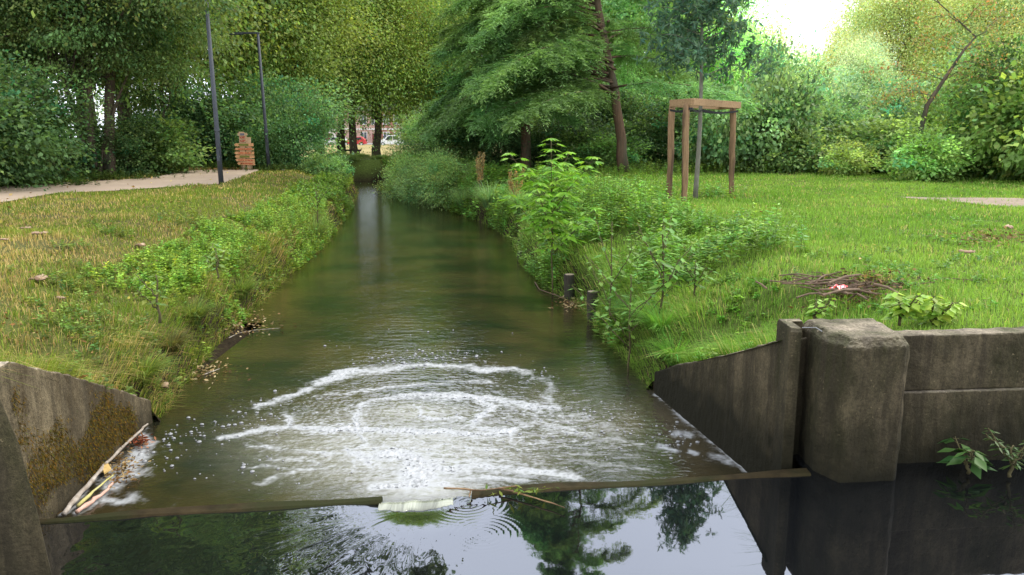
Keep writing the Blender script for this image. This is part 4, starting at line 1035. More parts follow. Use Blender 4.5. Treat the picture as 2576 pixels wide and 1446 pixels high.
# ------------------------------------------------------------------ grass
def grass(name, label, n, side, dmin, dmax, hgt, cols, seed, azr):
    g = np.random.default_rng(seed)
    d = dmin*(dmax/dmin)**(g.random(n)**.85); az = g.uniform(azr[0], azr[1], n); x = d*np.tan(az); y = d
    s = (LWX(y)-x) if side < 0 else (x-RWX(y))
    ok = (s > -.02) & ~inpoly(x, y, PATH) & (y < dmax)
    ind = inpoly(x, y, DIRT); ok &= ~(ind & (g.random(n) < .93))
    if side > 0:
        ok &= (y > 5.72) & ~((x > 2.0) & (x < 2.78) & (y < 5.86))
    else:
        ok &= (y > 3.4)
    ok &= (s > .19) | (y > 8.1) | ((y > 7.2) & (side < 0))
    patch = fbm(x*.9, y*.9, 71+seed); bald = patch > (.66 if side < 0 else .72)
    ok &= ~(bald & (g.random(n) < .75))
    x, y, s, patch = x[ok], y[ok], s[ok], patch[ok]; k = len(x); z = height(x, y)
    dd = np.hypot(x, y)
    hh = hgt*(.5+.9*g.random(k))*(.6+.9*fbm(x*.6, y*.6, 5))
    edge = np.exp(-((s-.25)/.35)**2); hh *= 1+.8*edge*(y < 22)+.5*edge; hh *= .55+.9*fbm(x*1.7, y*1.7, 45)**1.0*1.0+.35*(fbm(x*3.5, y*3.5, 46) > .58)
    wall = (y < 8) ; hh = np.where(wall & (s < .5), hh*1.15, hh)
    w = np.maximum(.0035, dd*.00062)*g.uniform(.7, 1.4, k)
    az = g.uniform(0, 2*math.pi, k); lean = np.abs(g.normal(.35, .3, k))+.1
    out = edge*.9
    dirx = np.cos(az)*lean+(-side)*out*np.where(side < 0, 1, 1); diry = np.sin(az)*lean
    fx = np.cos(az+1.57); fy = np.sin(az+1.57)
    # blades face roughly any way
    b = np.stack([x, y, z-.01], 1); W = np.stack([fx, fy, np.zeros(k)], 1)*w[:, None]
    D = np.stack([dirx, diry, np.zeros(k)], 1)
    m = b+D*hh[:, None]*.35+np.array([0, 0, 1.0])*(hh*.62)[:, None]
    t = b+D*hh[:, None]*1.0+np.array([0, 0, 1.0])*(hh*np.clip(1.0-.35*np.hypot(dirx, diry), .25, 1))[:, None]
    V = np.stack([b-W*.5, b+W*.5, m+W*.45, m-W*.45, t+W*.07, t-W*.07], 1).reshape(-1, 3)
    i = np.arange(k)[:, None]*6; F = np.vstack([i+np.array([[0, 1, 2, 3]]), i+np.array([[3, 2, 4, 5]])])
    c0, c1, dry, pdry = cols
    f = np.clip(fbm(x*.5, y*.5, 15)*2-.5+.2*g.standard_normal(k), 0, 1)[:, None]
    c = np.array(c0)*(1-f)+np.array(c1)*f; c = c*np.clip(1+.22*g.standard_normal((k, 1)), .5, 1.7)
    if side < 0: pdry = pdry*(1+1.1*np.clip((-x-3.5)/3, 0, 1)*np.clip((17-y)/6, 0, 1))[:]
    pd = np.clip(pdry*(.3+2.0*np.clip(patch-.35, 0, 1)*2), 0, .9); isd = g.random(k) < pd
    c[isd] = np.array(dry)*(.55+.8*g.random((isd.sum(), 1)))
    tag(link(name, qmesh(name, V, F, np.repeat(c, 6, 0)), None, M_GRASS), label, 'grass', kind='stuff')
grass('grass', 'yellowish half dry grass on the left bank', 360000, -1, 4.6, 47, .068, ((.12, .185, .03), (.21, .25, .05), (.44, .32, .17), .30), 1, (-.85, .05))
grass('grass', 'bright green meadow grass on the right bank', 360000, 1, 5.7, 33, .066, ((.13, .25, .045), (.22, .34, .075), (.42, .37, .18), .09), 2, (-.12, .9))
grass('grass', 'sunlit grass of the slope beyond the stream', 26000, 1, 44, 62, .16, ((.12, .17, .03), (.2, .22, .05), (.4, .32, .14), .3), 4, (-.3, .75))

# herbs -----------------------------------------------------------------
def herbs(lv, st, X, Y, Hh, nodes, L, lw, base, g, lean=.15, z=None, per=2, droop=.1):
    n = len(X); Z = height(X, Y) if z is None else z
    az = g.uniform(0, 6.28, n); ln = g.normal(0, lean, n); top = np.stack([X+np.cos(az)*ln*Hh, Y+np.sin(az)*ln*Hh, Z+Hh], 1); bot = np.stack([X, Y, Z], 1)
    w = np.maximum(.003, Y*.00018)
    st.append((bot, top, w))
    pc = varcol(base, n, g, .22, .18)
    for k in range(nodes):
        u = .18+.82*(k+g.random(n)*.6)/nodes
        p = bot+(top-bot)*u[:, None]; a0 = g.uniform(0, 6.28, n)
        for j in range(per):
            a = a0+2*math.pi*j/per+g.normal(0, .3, n); el = g.uniform(-.1, .6, n)
            d = np.stack([np.cos(a)*np.cos(el), np.sin(a)*np.cos(el), np.sin(el)-droop], 1)
            nn = nrmz(np.stack([-np.cos(a)*.35, -np.sin(a)*.35, np.ones(n)], 1)+.3*g.standard_normal((n, 3)))
            LL = L*g.uniform(.6, 1.25, n)*(1.15-.45*u)
            c = pc*np.clip(1+.2*g.standard_normal((n, 1)), .5, 1.8)*(.85+.35*u[:, None])
            lv.add(p, d, nn, LL, LL*lw, c)
def stems_mesh(name, st, parent=None, mat=None):
    bot = np.vstack([q[0] for q in st]); top = np.vstack([q[1] for q in st]); w = np.concatenate([q[2] for q in st])
    k = len(bot); V = []
    ox = np.array([1, 0, 0])[None]*w[:, None]; oy = np.array([0, 1, 0])[None]*w[:, None]
    V = np.stack([bot-ox, bot+ox, top+ox*.5, top-ox*.5, bot-oy, bot+oy, top+oy*.5, top-oy*.5], 1).reshape(-1, 3)
    i = np.arange(k)[:, None]*8; F = np.vstack([i+np.array([[0, 1, 2, 3]]), i+np.array([[4, 5, 6, 7]])])
    return qmesh(name, V, F, np.tile(np.array([.13, .17, .05]), (len(V), 1)))
def merge_stuff(name, label, lv, st, cat, mat=M_GLOSS):
    o = link(name, lv.mesh(name, fold=.16), None, mat); tag(o, label, cat, kind='stuff')
    # stems joined into the same mesh object
    sm_ = stems_mesh(name+'_stems', st)
    me = o.data; import bmesh
    bm = bmesh.new(); bm.from_mesh(me); bm.from_mesh(sm_); bm.to_mesh(me); bm.free()
    bpy.data.meshes.remove(sm_)
def bank(side, n, seed, name, label, smax, hlo, hhi, base, L, ymin, ymax):
    g = np.random.default_rng(seed); d = ymin*(ymax/ymin)**(g.random(n)**.8); s = smax*g.random(n)**1.3-.05
    x = (LWX(d)-s) if side < 0 else (RWX(d)+s)
    cl = fbm(d*.9+3, s*1.2, seed); ok = cl > .36
    ok &= ~((d > 30) & (s < .25))
    if side > 0: ok &= ~((d > 10.8) & (d < 13.6) & (s < .75)) & ~((d > 15.2) & (d < 20.5) & (s < .9) & (g.random(n) < .85))
    x, d, s, cl = x[ok], d[ok], s[ok], cl[ok]
    hh = (hlo+(hhi-hlo)*g.random(len(x)))*(.5+1.1*np.clip((cl-.36)*3, 0, 1))*(1-.5*s/smax)
    lv = Leaves(); st = []; far = d > 22
    sel = ~far; herbs(lv, st, x[sel], d[sel], hh[sel], 9, L, .42, base, g, .2)
    herbs(lv, st, x[far], d[far], hh[far]*1.1, 7, L*1.4, .5, base, g, .2)
    merge_stuff(name, label, lv, st, 'undergrowth')
bank(-1, 6200, 101, 'bank_undergrowth', 'low leafy weeds along the left waterline', 1.5, .12, .42, (.20, .30, .055), .075, 9.5, 47)
bank(1, 6200, 102, 'bank_undergrowth', 'thick bright leafy weeds along the right waterline', 2.4, .3, .72, (.16, .28, .06), .10, 9.6, 47)
def patchy(name, label, spots, base, seed, L=.09, h=.4):
    g = np.random.default_rng(seed); lv = Leaves(); st = []
    for (px, py, sx, sy, n) in spots:
        x, y, _ = G(px, py, 0); xs = x+g.normal(0, sx, n); ys = y+g.normal(0, sy, n)
        k = (xs > RWX(ys)-.0) | (xs < LWX(ys)); xs, ys = xs[k], ys[k]
        herbs(lv, st, xs, ys, h*g.uniform(.4, 1.1, len(xs)), 7, L, .5, base, g, .25)
    merge_stuff(name, label, lv, st, 'weeds')
patchy('meadow_weeds', 'nettle patches in the meadow between the bank and the tree guard', [(1560, 480, .8, 1.1, 260), (1480, 500, .6, .9, 180), (1640, 505, .3, .5, 60), (1800, 495, .25, .4, 40), (1580, 440, 1.2, 1.2, 160), (1500, 428, 1.5, 1, 150)], (.17, .29, .05), 111)
patchy('meadow_weeds', 'leafy weeds lining the foot of the far shrubs', [(px, 434, 1.0, .7, 110) for px in range(1700, 2700, 80)], (.14, .22, .04), 112, .11, .55)
patchy('meadow_weeds', 'small broad-leaved weeds scattered over the right meadow', [(random.uniform(1500, 2500), random.uniform(540, 780), .15, .12, 7) for _ in range(46)], (.12, .24, .03), 113, .06, .10)
patchy('bank_weeds', 'small broad-leaved weeds scattered over the left bank', [(random.uniform(100, 620), random.uniform(560, 860), .16, .14, 8) for _ in range(50)], (.14, .20, .05), 114, .06, .16)
patchy('bank_weeds', 'yellow-green nettles on the slope of the left bank', [(660, 560, .3, .5, 60), (620, 620, .25, .4, 40), (580, 690, .2, .3, 30), (710, 540, .35, .6, 80), (780, 520, .4, .7, 120), (640, 660, .15, .25, 40), (500, 540, .4, .5, 50)], (.17, .23, .05), 115, .075, .28)
patchy('bank_weeds', 'dark low ivy under the bushes by the path', [(100, 468, .9, .5, 160), (250, 452, .9, .5, 160), (400, 436, 1, .6, 160), (520, 422, 1.3, .5, 160), (660, 424, 1.2, .6, 140), (740, 428, 1.0, .7, 140)], (.05, .085, .025), 116, .10, .3)
patchy('bank_weeds', 'yellow-green weeds behind the right wing wall', [(1800, 850, .1, .12, 14), (1700, 880, .14, .12, 20), (1850, 830, .1, .12, 12), (1720, 800, .2, .2, 30), (1640, 760, .3, .3, 80)], (.16, .26, .04), 117, .07, .18)

# distinct plants --------------------------------------------------------
def plant(name, label, px, py, toppy, seed, nodes, L, lw, base, branches=3, z=None, lean=0.0, group=None, spread=.35, palm=1):
    g = np.random.default_rng(seed); z0 = -.45 if z is None else z
    x, y, _ = G(px, py, z0)
    if z is None: z0 = H(x, y)
    zt = A(px, toppy, y)[2]; hh = zt-z0
    o = empty(name, (x, y, z0), label, 'plant', group)
    mb = MB(); lv = Leaves(); axes = [((0, 0, 0), (lean*hh, 0, hh), .014)]
    for b in range(branches):
        u = .3+.45*b/max(1, branches); a = g.uniform(0, 6.28); l = hh*spread*g.uniform(.8, 1.2)
        axes.append(((lean*hh*u, 0, hh*u), (lean*hh*u+math.cos(a)*l, math.sin(a)*l, hh*u+l*1.1), .008))
    for (p, q, r) in axes:
        p = np.array(p); q = np.array(q); t = np.linspace(0, 1, 8); pts = p*(1-t)[:, None]+q*t[:, None]; pts[1:-1] += .008*g.standard_normal((6, 3)); mb.tube([tuple(v) for v in pts], list(np.linspace(r, r*.35, 8)), 6)
        nn = max(4, int(nodes*np.linalg.norm(q-p)/hh))
        for k in range(nn):
            u = .2+.8*(k+.5)/nn if p[2] > 0 else .3+.7*(k+.5)/nn
            c0 = np.array([np.interp(u, t, pts[:, i]) for i in range(3)]); a0 = k*1.57+g.normal(0, .2)
            for j in range(2):
                a = a0+math.pi*j; pet = L*.9*(1.2-.6*u)
                d = np.array([math.cos(a), math.sin(a), .35]); e = c0+d*pet*(.7 if palm > 1 else .25)
                mb.tube([tuple(c0), tuple(e)], [.003, .002], 4)
                m = palm
                aa = a+np.linspace(-1.1, 1.1, m) if m > 1 else np.array([a])
                ax = np.stack([np.cos(aa), np.sin(aa), np.full(m, -.25)+.1*g.standard_normal(m)], 1)
                LL = L*(1.25-.55*u)*g.uniform(.8, 1.15, m)
                lv.add(np.tile(e, (m, 1)), ax, np.stack([-np.cos(aa)*.2, -np.sin(aa)*.2, np.ones(m)], 1)+.2*g.standard_normal((m, 3)), LL, LL*lw, varcol(base, m, g, .16, .1))
    mb.build('stem', M_STEMG, o, smooth=True); link('foliage', lv.mesh('foliage', fold=.18), o, M_GLOSS)
    return o
M_STEMG = surf('green_stem', (.07, .06, .025), (.12, .10, .04), 10)
plant('tall_bank_plant', 'tall fresh green plant with fans of pointed leaves standing out on the right bank', 1392, 632, 345, 201, 22, .23, .34, (.20, .36, .05), 7, palm=5, spread=.26, lean=-.02)
plant('young_bank_plant', 'slim young plant with paired leaves left of the tallest one near the posts', 1536, 712, 556, 202, 11, .15, .42, (.14, .25, .05), 3)
plant('young_bank_plant', 'leafy young plant nearest the wing wall with broad paired leaves', 1664, 775, 566, 203, 12, .16, .45, (.13, .25, .05), 6, spread=.42)
plant('young_bank_plant', 'short bushy plant right beside the nearer wooden post', 1585, 775, 690, 204, 9, .12, .45, (.13, .24, .05), 6, spread=.5)
plant('young_bank_plant', 'small plant with thin brown stems on the meadow side of the leafy plant', 1745, 765, 655, 205, 8, .12, .4, (.13, .25, .05), 4, spread=.5)
plant('wall_top_plant', 'plant with broad yellow-green leaves behind the right end of the pillar', 2262, 818, 762, 206, 6, .11, .62, (.3, .42, .08), 5, z=-.02, spread=.8)
plant('wall_top_plant', 'low pale leafed plant growing over the wall top right of the pillar', 2345, 822, 785, 207, 5, .11, .6, (.33, .43, .10), 5, z=-.02, spread=1.3)
plant('wall_top_plant', 'small light green sprig between the meadow and the pillar top', 2050, 812, 768, 208, 5, .08, .6, (.22, .36, .06), 3, z=-.02, spread=.7)
plant('pool_plant', 'plant with three large oval leaves at the foot of the right wall', 2435, 1190, 1135, 209, 4, .15, .5, (.06, .12, .04), 2, z=-.86, spread=.9)
plant('pool_plant', 'thin grassy plant at the wall foot by the right picture edge', 2540, 1200, 1120, 210, 8, .07, .3, (.05, .09, .03), 4, z=-.86, spread=.7)
plant('slope_plant', 'pale leafed nettle leaning out on the left bank slope', 548, 700, 640, 211, 7, .11, .4, (.2, .28, .1), 3, z=-.2, spread=.6)
plant('slope_plant', 'yellow-green nettle in front of the left bank edge', 402, 812, 690, 212, 7, .09, .42, (.16, .22, .06), 2, z=-.1, spread=.4)
plant('slope_plant', 'bright green leafy plant overhanging the water on the left bank', 800, 560, 480, 213, 9, .12, .42, (.15, .27, .05), 7, z=-.5, spread=.7)
# arching sedge
def sedge(label, px, py, n, ln, seed, base=(.10, .17, .06), z=-.55):
    g = np.random.default_rng(seed); x, y, _ = G(px, py, WL); x += .22 if px > 950 else -.2; z0 = H(x, y); o = empty('sedge_clump', (x, y, z0), label, 'sedge', 'sedge clumps on the banks')
    V = []; F = []; C = []
    for k in range(n):
        a = g.uniform(0, 6.28); l = ln*g.uniform(.6, 1.15); r = .16*g.random()**.5; bx, by = r*math.cos(a)*ln, r*math.sin(a)*ln; w = .007*g.uniform(.7, 1.3); sp = g.uniform(.35, .95)
        c = varcol(base, 1, g, .25, .15)[0]; n0 = len(V); m = 7; fx, fy = -math.sin(a)*w, math.cos(a)*w
        for j in range(m):
            t = j/(m-1); ho = sp*l*(t**1.4); zz = l*(t*.95-.62*sp*t**2.4); ww = 1-.9*t
            px_, py_ = bx+math.cos(a)*ho, by+math.sin(a)*ho
            V += [(px_-fx*ww, py_-fy*ww, zz), (px_+fx*ww, py_+fy*ww, zz)]; C += [c*(1+.5*t), c*(1+.5*t)]
        for j in range(m-1): F.append((n0+2*j, n0+2*j+1, n0+2*j+3, n0+2*j+2))
    link('blades', qmesh('blades', np.array(V), np.array(F), np.array(C)), o, M_GRASS)
sedge('arching grey-green sedge clump hanging over the right bank left of the tall plant', 1215, 562, 620, 1.15, 301, (.17, .27, .14))
sedge('second sedge clump just behind the first on the right bank', 1150, 540, 460, 1.05, 302, (.16, .25, .12))
sedge('dense sedge clump between the first two and the tall bank plant', 1285, 600, 420, .95, 303, (.15, .26, .10))
sedge('thin upright sedge on the left bank close to the far bend', 812, 622, 240, .95, 304, (.12, .17, .06), -.3)
sedge('grass tuft drooping over the undercut left bank edge', 640, 775, 420, .5, 305, (.13, .18, .05), -.8)
sedge('shaggy tuft at the left water edge above the sticks', 530, 868, 420, .5, 306, (.13, .17, .05), -.8)
sedge('tuft hanging over the end of the mossy wing wall', 415, 1030, 420, .42, 307, (.15, .19, .05), -.9)
sedge('long green tuft hanging over the tip of the right wing wall', 1640, 985, 420, .42, 308, (.11, .24, .05), -.9)
sedge('bright long grass tuft arching over the water just above the right wing wall', 1615, 950, 520, .5, 312, (.14, .27, .06), -.8)
sedge('lush grass tuft at the right waterline between two other tufts', 1590, 915, 420, .5, 313, (.12, .23, .05), -.8)
sedge('dark tuft hanging over the right bank between the post and the wing wall', 1560, 885, 460, .5, 309, (.07, .15, .04), -.8)
sedge('small tuft left of the farther wooden post', 1365, 715, 300, .45, 310, (.10, .2, .04), -.8)
sedge('matted brown-green tuft low on the left bank near the wall', 480, 950, 300, .4, 311, (.12, .11, .05), -1.0)
# dry dock seed heads
def dock(label, px, py, h, seed):
    g = np.random.default_rng(seed); x, y, _ = G(px, py, -.2); z0 = H(x, y); o = empty('dock_plant', (x, y, z0), label, 'plant', 'dry dock plants on the right bank')
    mb = MB(); lv = Leaves()
    for k in range(5):
        a = g.uniform(0, 6.28); e = np.array([math.cos(a)*.18*h, math.sin(a)*.18*h, h*g.uniform(.7, 1)])
        mb.tube([(0, 0, 0), tuple(e*.5+np.array([.01, 0, 0])), tuple(e)], [.008, .006, .004], 5)
        K = 260; u = g.uniform(.4, 1, K)
        lv.add(e*u[:, None]+.028*g.standard_normal((K, 3)), rand_dirs(K, g), rand_dirs(K, g), .035, .03, varcol((.34, .24, .14), K, g))
    mb.build('stem', M_STICK, o); link('seed_heads', lv.mesh('seed_heads'), o, M_GRASS)
dock('dry brown dock seed heads in front of the shaded conifer', 1208, 470, 1.5, 401)
dock('reddish dried stalks to the left of the tall bank plant', 1300, 500, 1.1, 402)

# ================================================================== built things
def lamp(px, py, topx, label, hgt=5.5, arm=True):
    x, y, _ = G(px, py); o = empty('street_lamp', (x, y, 0), label, 'street lamp', 'lamp posts along the path')
    tx = A(topx, 90, y)[0]-x
    sl = tx/(A(topx, 90, y)[2])
    mb = MB(); mb.tube([(0, 0, -.1), (sl*1.6, 0, 1.6), (sl*hgt, 0, hgt)], [.074, .068, .052], 20)
    mb.build('pole', M_STEEL, o, smooth=False)
    mb = MB(); mb.tube([(sl*1.55, 0, 1.56), (sl*1.55, 0, 1.66)], [.082, .080], 20); mb.build('collar', M_STEEL, o)
    mb = MB(); mb.box((sl*hgt-.46, 0, hgt-.02), (1.05, .10, .07)); mb.build('arm', M_STEEL, o, bevel=.01)
    mb = MB(); mb.box((sl*hgt-.86, 0, hgt-.065), (.5, .16, .05)); mb.build('lamp_head', M_STEEL, o, bevel=.012)
    mb = MB(); mb.box((sl*1.0+.0, -.08, .85), (.08, .012, .34)); mb.build('access_door', M_STEEL, o, bevel=.003)
    for p in o.children:
        if p.name.startswith('pole'):
            for f in p.data.polygons: f.use_smooth = len(f.vertices) == 4
lamp(557, 463, 526, 'nearer dark grey lamp post leaning slightly beside the path, its top in the leaves')
lamp(677, 427, 649, 'farther dark lamp post with its short arm and flat head showing against the trees', 5.5)

# wooden signpost ------------------------------------------------------------
def paint(name, c): return surf(name, tuple(q*.8 for q in c), c, 9, bump=.1)
def text_mesh(txt, size, parent, loc_, mat, width=None, name='lettering', rz=0):
    cu = bpy.data.curves.new('t', 'FONT'); cu.body = txt; cu.size = size; cu.align_x = 'CENTER'; cu.align_y = 'CENTER'; cu.extrude = .003; cu.offset = .0015
    ob = bpy.data.objects.new('t', cu); COL.objects.link(ob); bpy.context.view_layer.update()
    me = bpy.data.meshes.new_from_object(ob.evaluated_get(bpy.context.evaluated_depsgraph_get())); bpy.data.objects.remove(ob); bpy.data.curves.remove(cu)
    o = link(name, me, parent); me.materials.clear(); me.materials.append(mat)
    o.location = loc_; o.rotation_euler = (math.pi/2, rz, 0)
    if width:
        w = max(v.co.x for v in me.vertices)-min(v.co.x for v in me.vertices)
        if w > 0: o.scale = (width/w, 1, 1)
    return o
def signpost():
    x, y, _ = G(625, 426); y += -.2
    o = empty('signpost', (x, y, 0), 'wooden signpost of stacked orange arrow boards lettered in red', 'signpost')
    k = y/2000.0*1.005
    red = paint('red_paint', (.62, .045, .03)); green = paint('faded_green_paint', (.25, .26, .06)); blue = paint('grey_label', (.22, .22, .27))
    b1 = surf('orange_board', (.70, .34, .14), (.85, .48, .24), 5, stretch=(.6, 4, 4), bump=.2); b2 = surf('pale_board', (.55, .36, .2), (.68, .48, .3), 5, stretch=(4, 4, .6), bump=.2)
    W = lambda px: (px-625)*k; Z = lambda py: (426-py)*k*1.0
    mb = MB(); mb.box((W(617.5), 0, Z(380)), (.22, .05, Z(334)+.0)); mb.build('upright_plank', b2, o, bevel=.004)
    mb = MB(); mb.box((W(632.5), .002, Z(388)), (.22, .05, Z(350)+.1)); mb.build('upright_plank', b2, o, bevel=.004)
    rows = [(366, 10, -1, None, 0, b1), (378, 10, -1, 'MOTTONS PAINTPARK', 0, b1), (390, 11, -1, 'DISC GOLF', 0, b1), (401, 10, -1, None, .01, b1), (413-1, 10, -1, 'CITY STADE', .05, b1), (404+19, 0, 0, None, 0, b1)]
    spec = [(364, 363.5, 10.5, 599, 646, '', 0, green), (373.5, 374, 9.5, 600, 646, 'RUN PINT PAINPAT', 0, red), (384, 384.5, 10.5, 598.5, 646.5, 'DISC GOLF', 0, red), (394, 395, 9.5, 599.5, 647, '', .02, green), (404, 404.5, 9, 600, 647, 'RUNSTAPEN', .045, red)]
    ys0 = [366, 376.5, 388, 398.5, 408]
    zs = [363.5, 372.0, 383.0, 392.5, 401.5, 411.0]
    hs = [9.3, 7.5, 9.0, 8.2, 8.6, 9.0]
    # measured rows of the sign (py of the centre, height, left x, right x, text)
    rowz = [(366.5, 9.2, 598.5, 646, None, 0), (376.8, 7.4, 599.5, 646, 'ROP INT PADDOCK', 0), (386.5, 9.0, 598, 646.5, 'DISC GOLF', 0), (396.3, 8.2, 599, 647, None, .02), (405.2, 8.8, 599.5, 647, 'RUN STADE', .05), (414.6, 9.4, 603.5, 647, 'SKATE PARK', .02)]
    for i, (cy, hgt, xl, xr, txt, rot) in enumerate(rowz):
        cy2 = cy-1.2-(2.4 if i == 5 else 1.2*(i > 2))
        zc = Z(cy2); hh = hgt*k/2*.78; x0, x1 = W(xl), W(xr); tip = hh*1.15
        P = [(x0+tip, zc-hh), (x1, zc-hh), (x1, zc+hh), (x0+tip, zc+hh), (x0, zc)]
        cx = (x0+x1)/2; P = [(cx+(a-cx)*math.cos(rot)+(b-zc)*math.sin(rot)*0, b-(a-cx)*math.tan(rot)) for a, b in P]
        mb = MB(); v = [(a, -.075-.002*i, b) for a, b in P]+[(a, -.035-.002*i, b) for a, b in P]
        mb.v = v; n = 5; mb.f = [tuple(range(n)), tuple(range(2*n-1, n-1, -1))]+[(q, n+q, n+(q+1) % n, (q+1) % n) for q in range(n)]
        bo = mb.build('arrow_board', b1, o)
        if txt: text_mesh(txt, hh*1.35, bo, (cx+.03, -.082-.002*i, zc), red, (x1-x0)*(.62 if txt == 'DISC GOLF' else .74), rz=rot)
        else:
            m2 = MB(); m2.box((cx, -.080-.002*i, zc), ((x1-x0)*.5, .006, hh*1.5)); m2.build('green_panel', green, bo)
    for i, (cy, hgt, xl, xr, txt, m_) in enumerate([(341, 6.5, 609, 633.5, '', blue), (348.8, 8, 612, 632, 'PONEY', red), (357, 6.5, 612, 632, 'PLAINE', red)]):
        zc = Z(cy-1); hh = hgt*k/2; x0, x1 = W(xl), W(xr); P = [(x0, zc-hh), (x1-hh, zc-hh), (x1, zc), (x1-hh, zc+hh), (x0, zc+hh)]; cx = (x0+x1)/2
        P = [(a, b+(a-cx)*.07*i) for a, b in P]
        mb = MB(); mb.v = [(a, -.07, b) for a, b in P]+[(a, -.035, b) for a, b in P]; n = 5; mb.f = [tuple(range(n)), tuple(range(2*n-1, n-1, -1))]+[(q, n+q, n+(q+1) % n, (q+1) % n) for q in range(n)]
        bo = mb.build('arrow_board', b2, o)
        if txt: text_mesh(txt, hh*1.8, bo, (cx-.02, -.077, zc), red, (x1-x0)*.65, rz=-.07*i)
        else:
            m2 = MB(); m2.box((cx-.02, -.074, zc), ((x1-x0)*.42, .006, hh*1.5)); m2.build('grey_label', blue, bo)
signpost()

# bank posts --------------------------------------------------------------
def bpost(label, px, pyw, topy, w, flat=False):
    x, y, _ = G(px, pyw, WL); zt = A(px, topy, y)[2]; o = empty('bank_post', (x, y, WL), label, 'post', 'old wooden posts in the right bank')
    h = zt-WL; mb = MB(); n = 6; mb.tube([(.01*math.sin(k), 0, -.5+(h+.5)*k/(n-1)) for k in range(n)], [w*(1+.05*random.uniform(-1, 1)) for _ in range(n)], 12, .07)
    mb.build('post', M_POST, o, bevel=.006)
    mb = MB(); mb.tube([(0, 0, h-.004), (0, 0, h+.004)], [w*.93, w*.9], 12, .05); mb.build('cut_end', surf('cut_wood_end', (.16, .13, .09), (.28, .23, .16), 14, bump=.3), o)
bpost('nearer dark wooden post standing in the water at the right bank', 1490, 805, 733, .078)
bpost('farther squat wooden post set in the right bank', 1432, 755, 690, .082)
bpost('low worn wooden stump in the weeds farther up the right bank', 1312, 655, 632, .08)
def sticks(name, label, paths, mat, rad, cat='stick'):
    mb = MB()
    for P in paths:
        Q = []
        for a_, b_ in zip(P[:-1], P[1:]):
            for u_ in (0, .33, .66): Q.append(tuple(np.array(a_)*(1-u_)+np.array(b_)*u_+np.array([random.uniform(-1, 1), random.uniform(-1, 1), 0])*rad*.45))
        Q.append(tuple(P[-1])); mb.tube(Q, [rad*(1-.6*i/len(Q))*random.uniform(.75, 1.15) for i in range(len(Q))], 7, .12)
    o = mb.build(name, mat, None, smooth=True); return tag(o, label, cat)
sticks('fallen_branch', 'thin pale curved branch floating against the right bank posts', [[G(*q, WL+.02) for q in [(1345, 710), (1358, 728), (1390, 740), (1430, 752), (1475, 760)]], [G(*q, WL+.02) for q in [(1390, 738), (1420, 752), (1470, 778)]]], M_STICK, .012, 'branch')
x, y, _ = G(1500, 785, WL+.1)
sticks('broken_branch', 'reddish broken branch wedged behind the nearer wooden post', [[G(1500, 770, WL+.2), G(1540, 772, WL+.2), (G(1592, 775, WL+.2)[0], G(1592, 775, WL+.2)[1], WL+.18)]], M_WOOD, .022, 'branch')
def clutter(name, label, n, px, py, sx, sy, z, cols, L, seed, cat='litter', kind_='stuff', zj=.02):
    g = np.random.default_rng(seed); lv = Leaves(); qx = px+g.normal(0, sx, n); qy = py+g.normal(0, sy, n)
    P = np.array([G(a, b, z) for a, b in zip(qx, qy)]);
    if z > WL+.05 or z < WU-.4 and False: P[:, 2] = height(P[:, 0], P[:, 1])+.03
    P[:, 2] += np.abs(g.normal(0, zj, n)); cc = np.array(cols)[g.integers(len(cols), size=n)]*g.uniform(.6, 1.2, (n, 1))
    lv.add(P, rand_dirs(n, g)*np.array([1, 1, .25]), rand_dirs(n, g, 2), L*g.uniform(.5, 1.3, n), L*.45, cc)
    o = link(name, lv.mesh(name, fold=.2), None, M_GRASS); return tag(o, label, cat, kind=kind_)
BR = [(.2, .12, .07), (.4, .28, .18), (.1, .06, .035), (.5, .4, .3)]
clutter('drift_litter', 'brown leaf litter trapped between the two wooden posts', 260, 1452, 762, 22, 9, WL+.012, BR, .07, 501)
clutter('drift_litter', 'brown and straw coloured litter along the left waterline', 320, 600, 815, 50, 16, WL+.012, BR, .06, 502)
clutter('drift_litter', 'straw litter floating by the tip of the left bank', 160, 520, 935, 40, 14, WL+.012, BR, .05, 503)
# water weed reflected brownish: floating straws
sticks('floating_reed', 'long pale reed stalk lying on the water off the left bank', [[G(*q, WL+.012) for q in [(575, 850), (600, 838), (640, 830), (705, 825)]]], M_PALE, .006, 'reed')
sticks('floating_reed', 'short pale reed floating near the grassy tip of the left bank', [[G(*q, WL+.012) for q in [(512, 942), (535, 934), (553, 927)]]], M_PALE, .008, 'reed')
# fallen leaves over both lawns
def fallen():
    g = np.random.default_rng(601); n = 1500; d = 5*(40/5)**g.random(n); az = g.uniform(-.75, .8, n); x = d*np.tan(az); y = d
    ok = ((x < LWX(y)-.3) | (x > RWX(y)+.3)) & (y > 5.9); keep = fbm(x*.7, y*.7, 9) > .45; ok &= keep | (x < LWX(y)); x, y = x[ok], y[ok]; n = len(x)
    ok2 = (x < 0) | (g.random(n) < .35); x, y = x[ok2], y[ok2]; n = len(x)
    lv = Leaves(); L = .05*g.uniform(.5, 1.5, n)*np.clip(y/12, .8, 1.6)
    cc = np.array([(.3, .17, .09), (.5, .36, .22), (.2, .11, .06), (.5, .42, .12)])[g.integers(4, size=n)]*g.uniform(.6, 1.2, (n, 1))
    lv.add(np.stack([x, y, height(x, y)+.05+.03*g.random(n)], 1), rand_dirs(n, g)*np.array([1, 1, .3]), rand_dirs(n, g, 1.5), L, L*.6, cc)
    tag(link('fallen_leaves', lv.mesh('fallen_leaves', fold=.25), None, M_GRASS), 'dry brown leaves fallen over the grass', 'leaves', kind='stuff')
fallen()
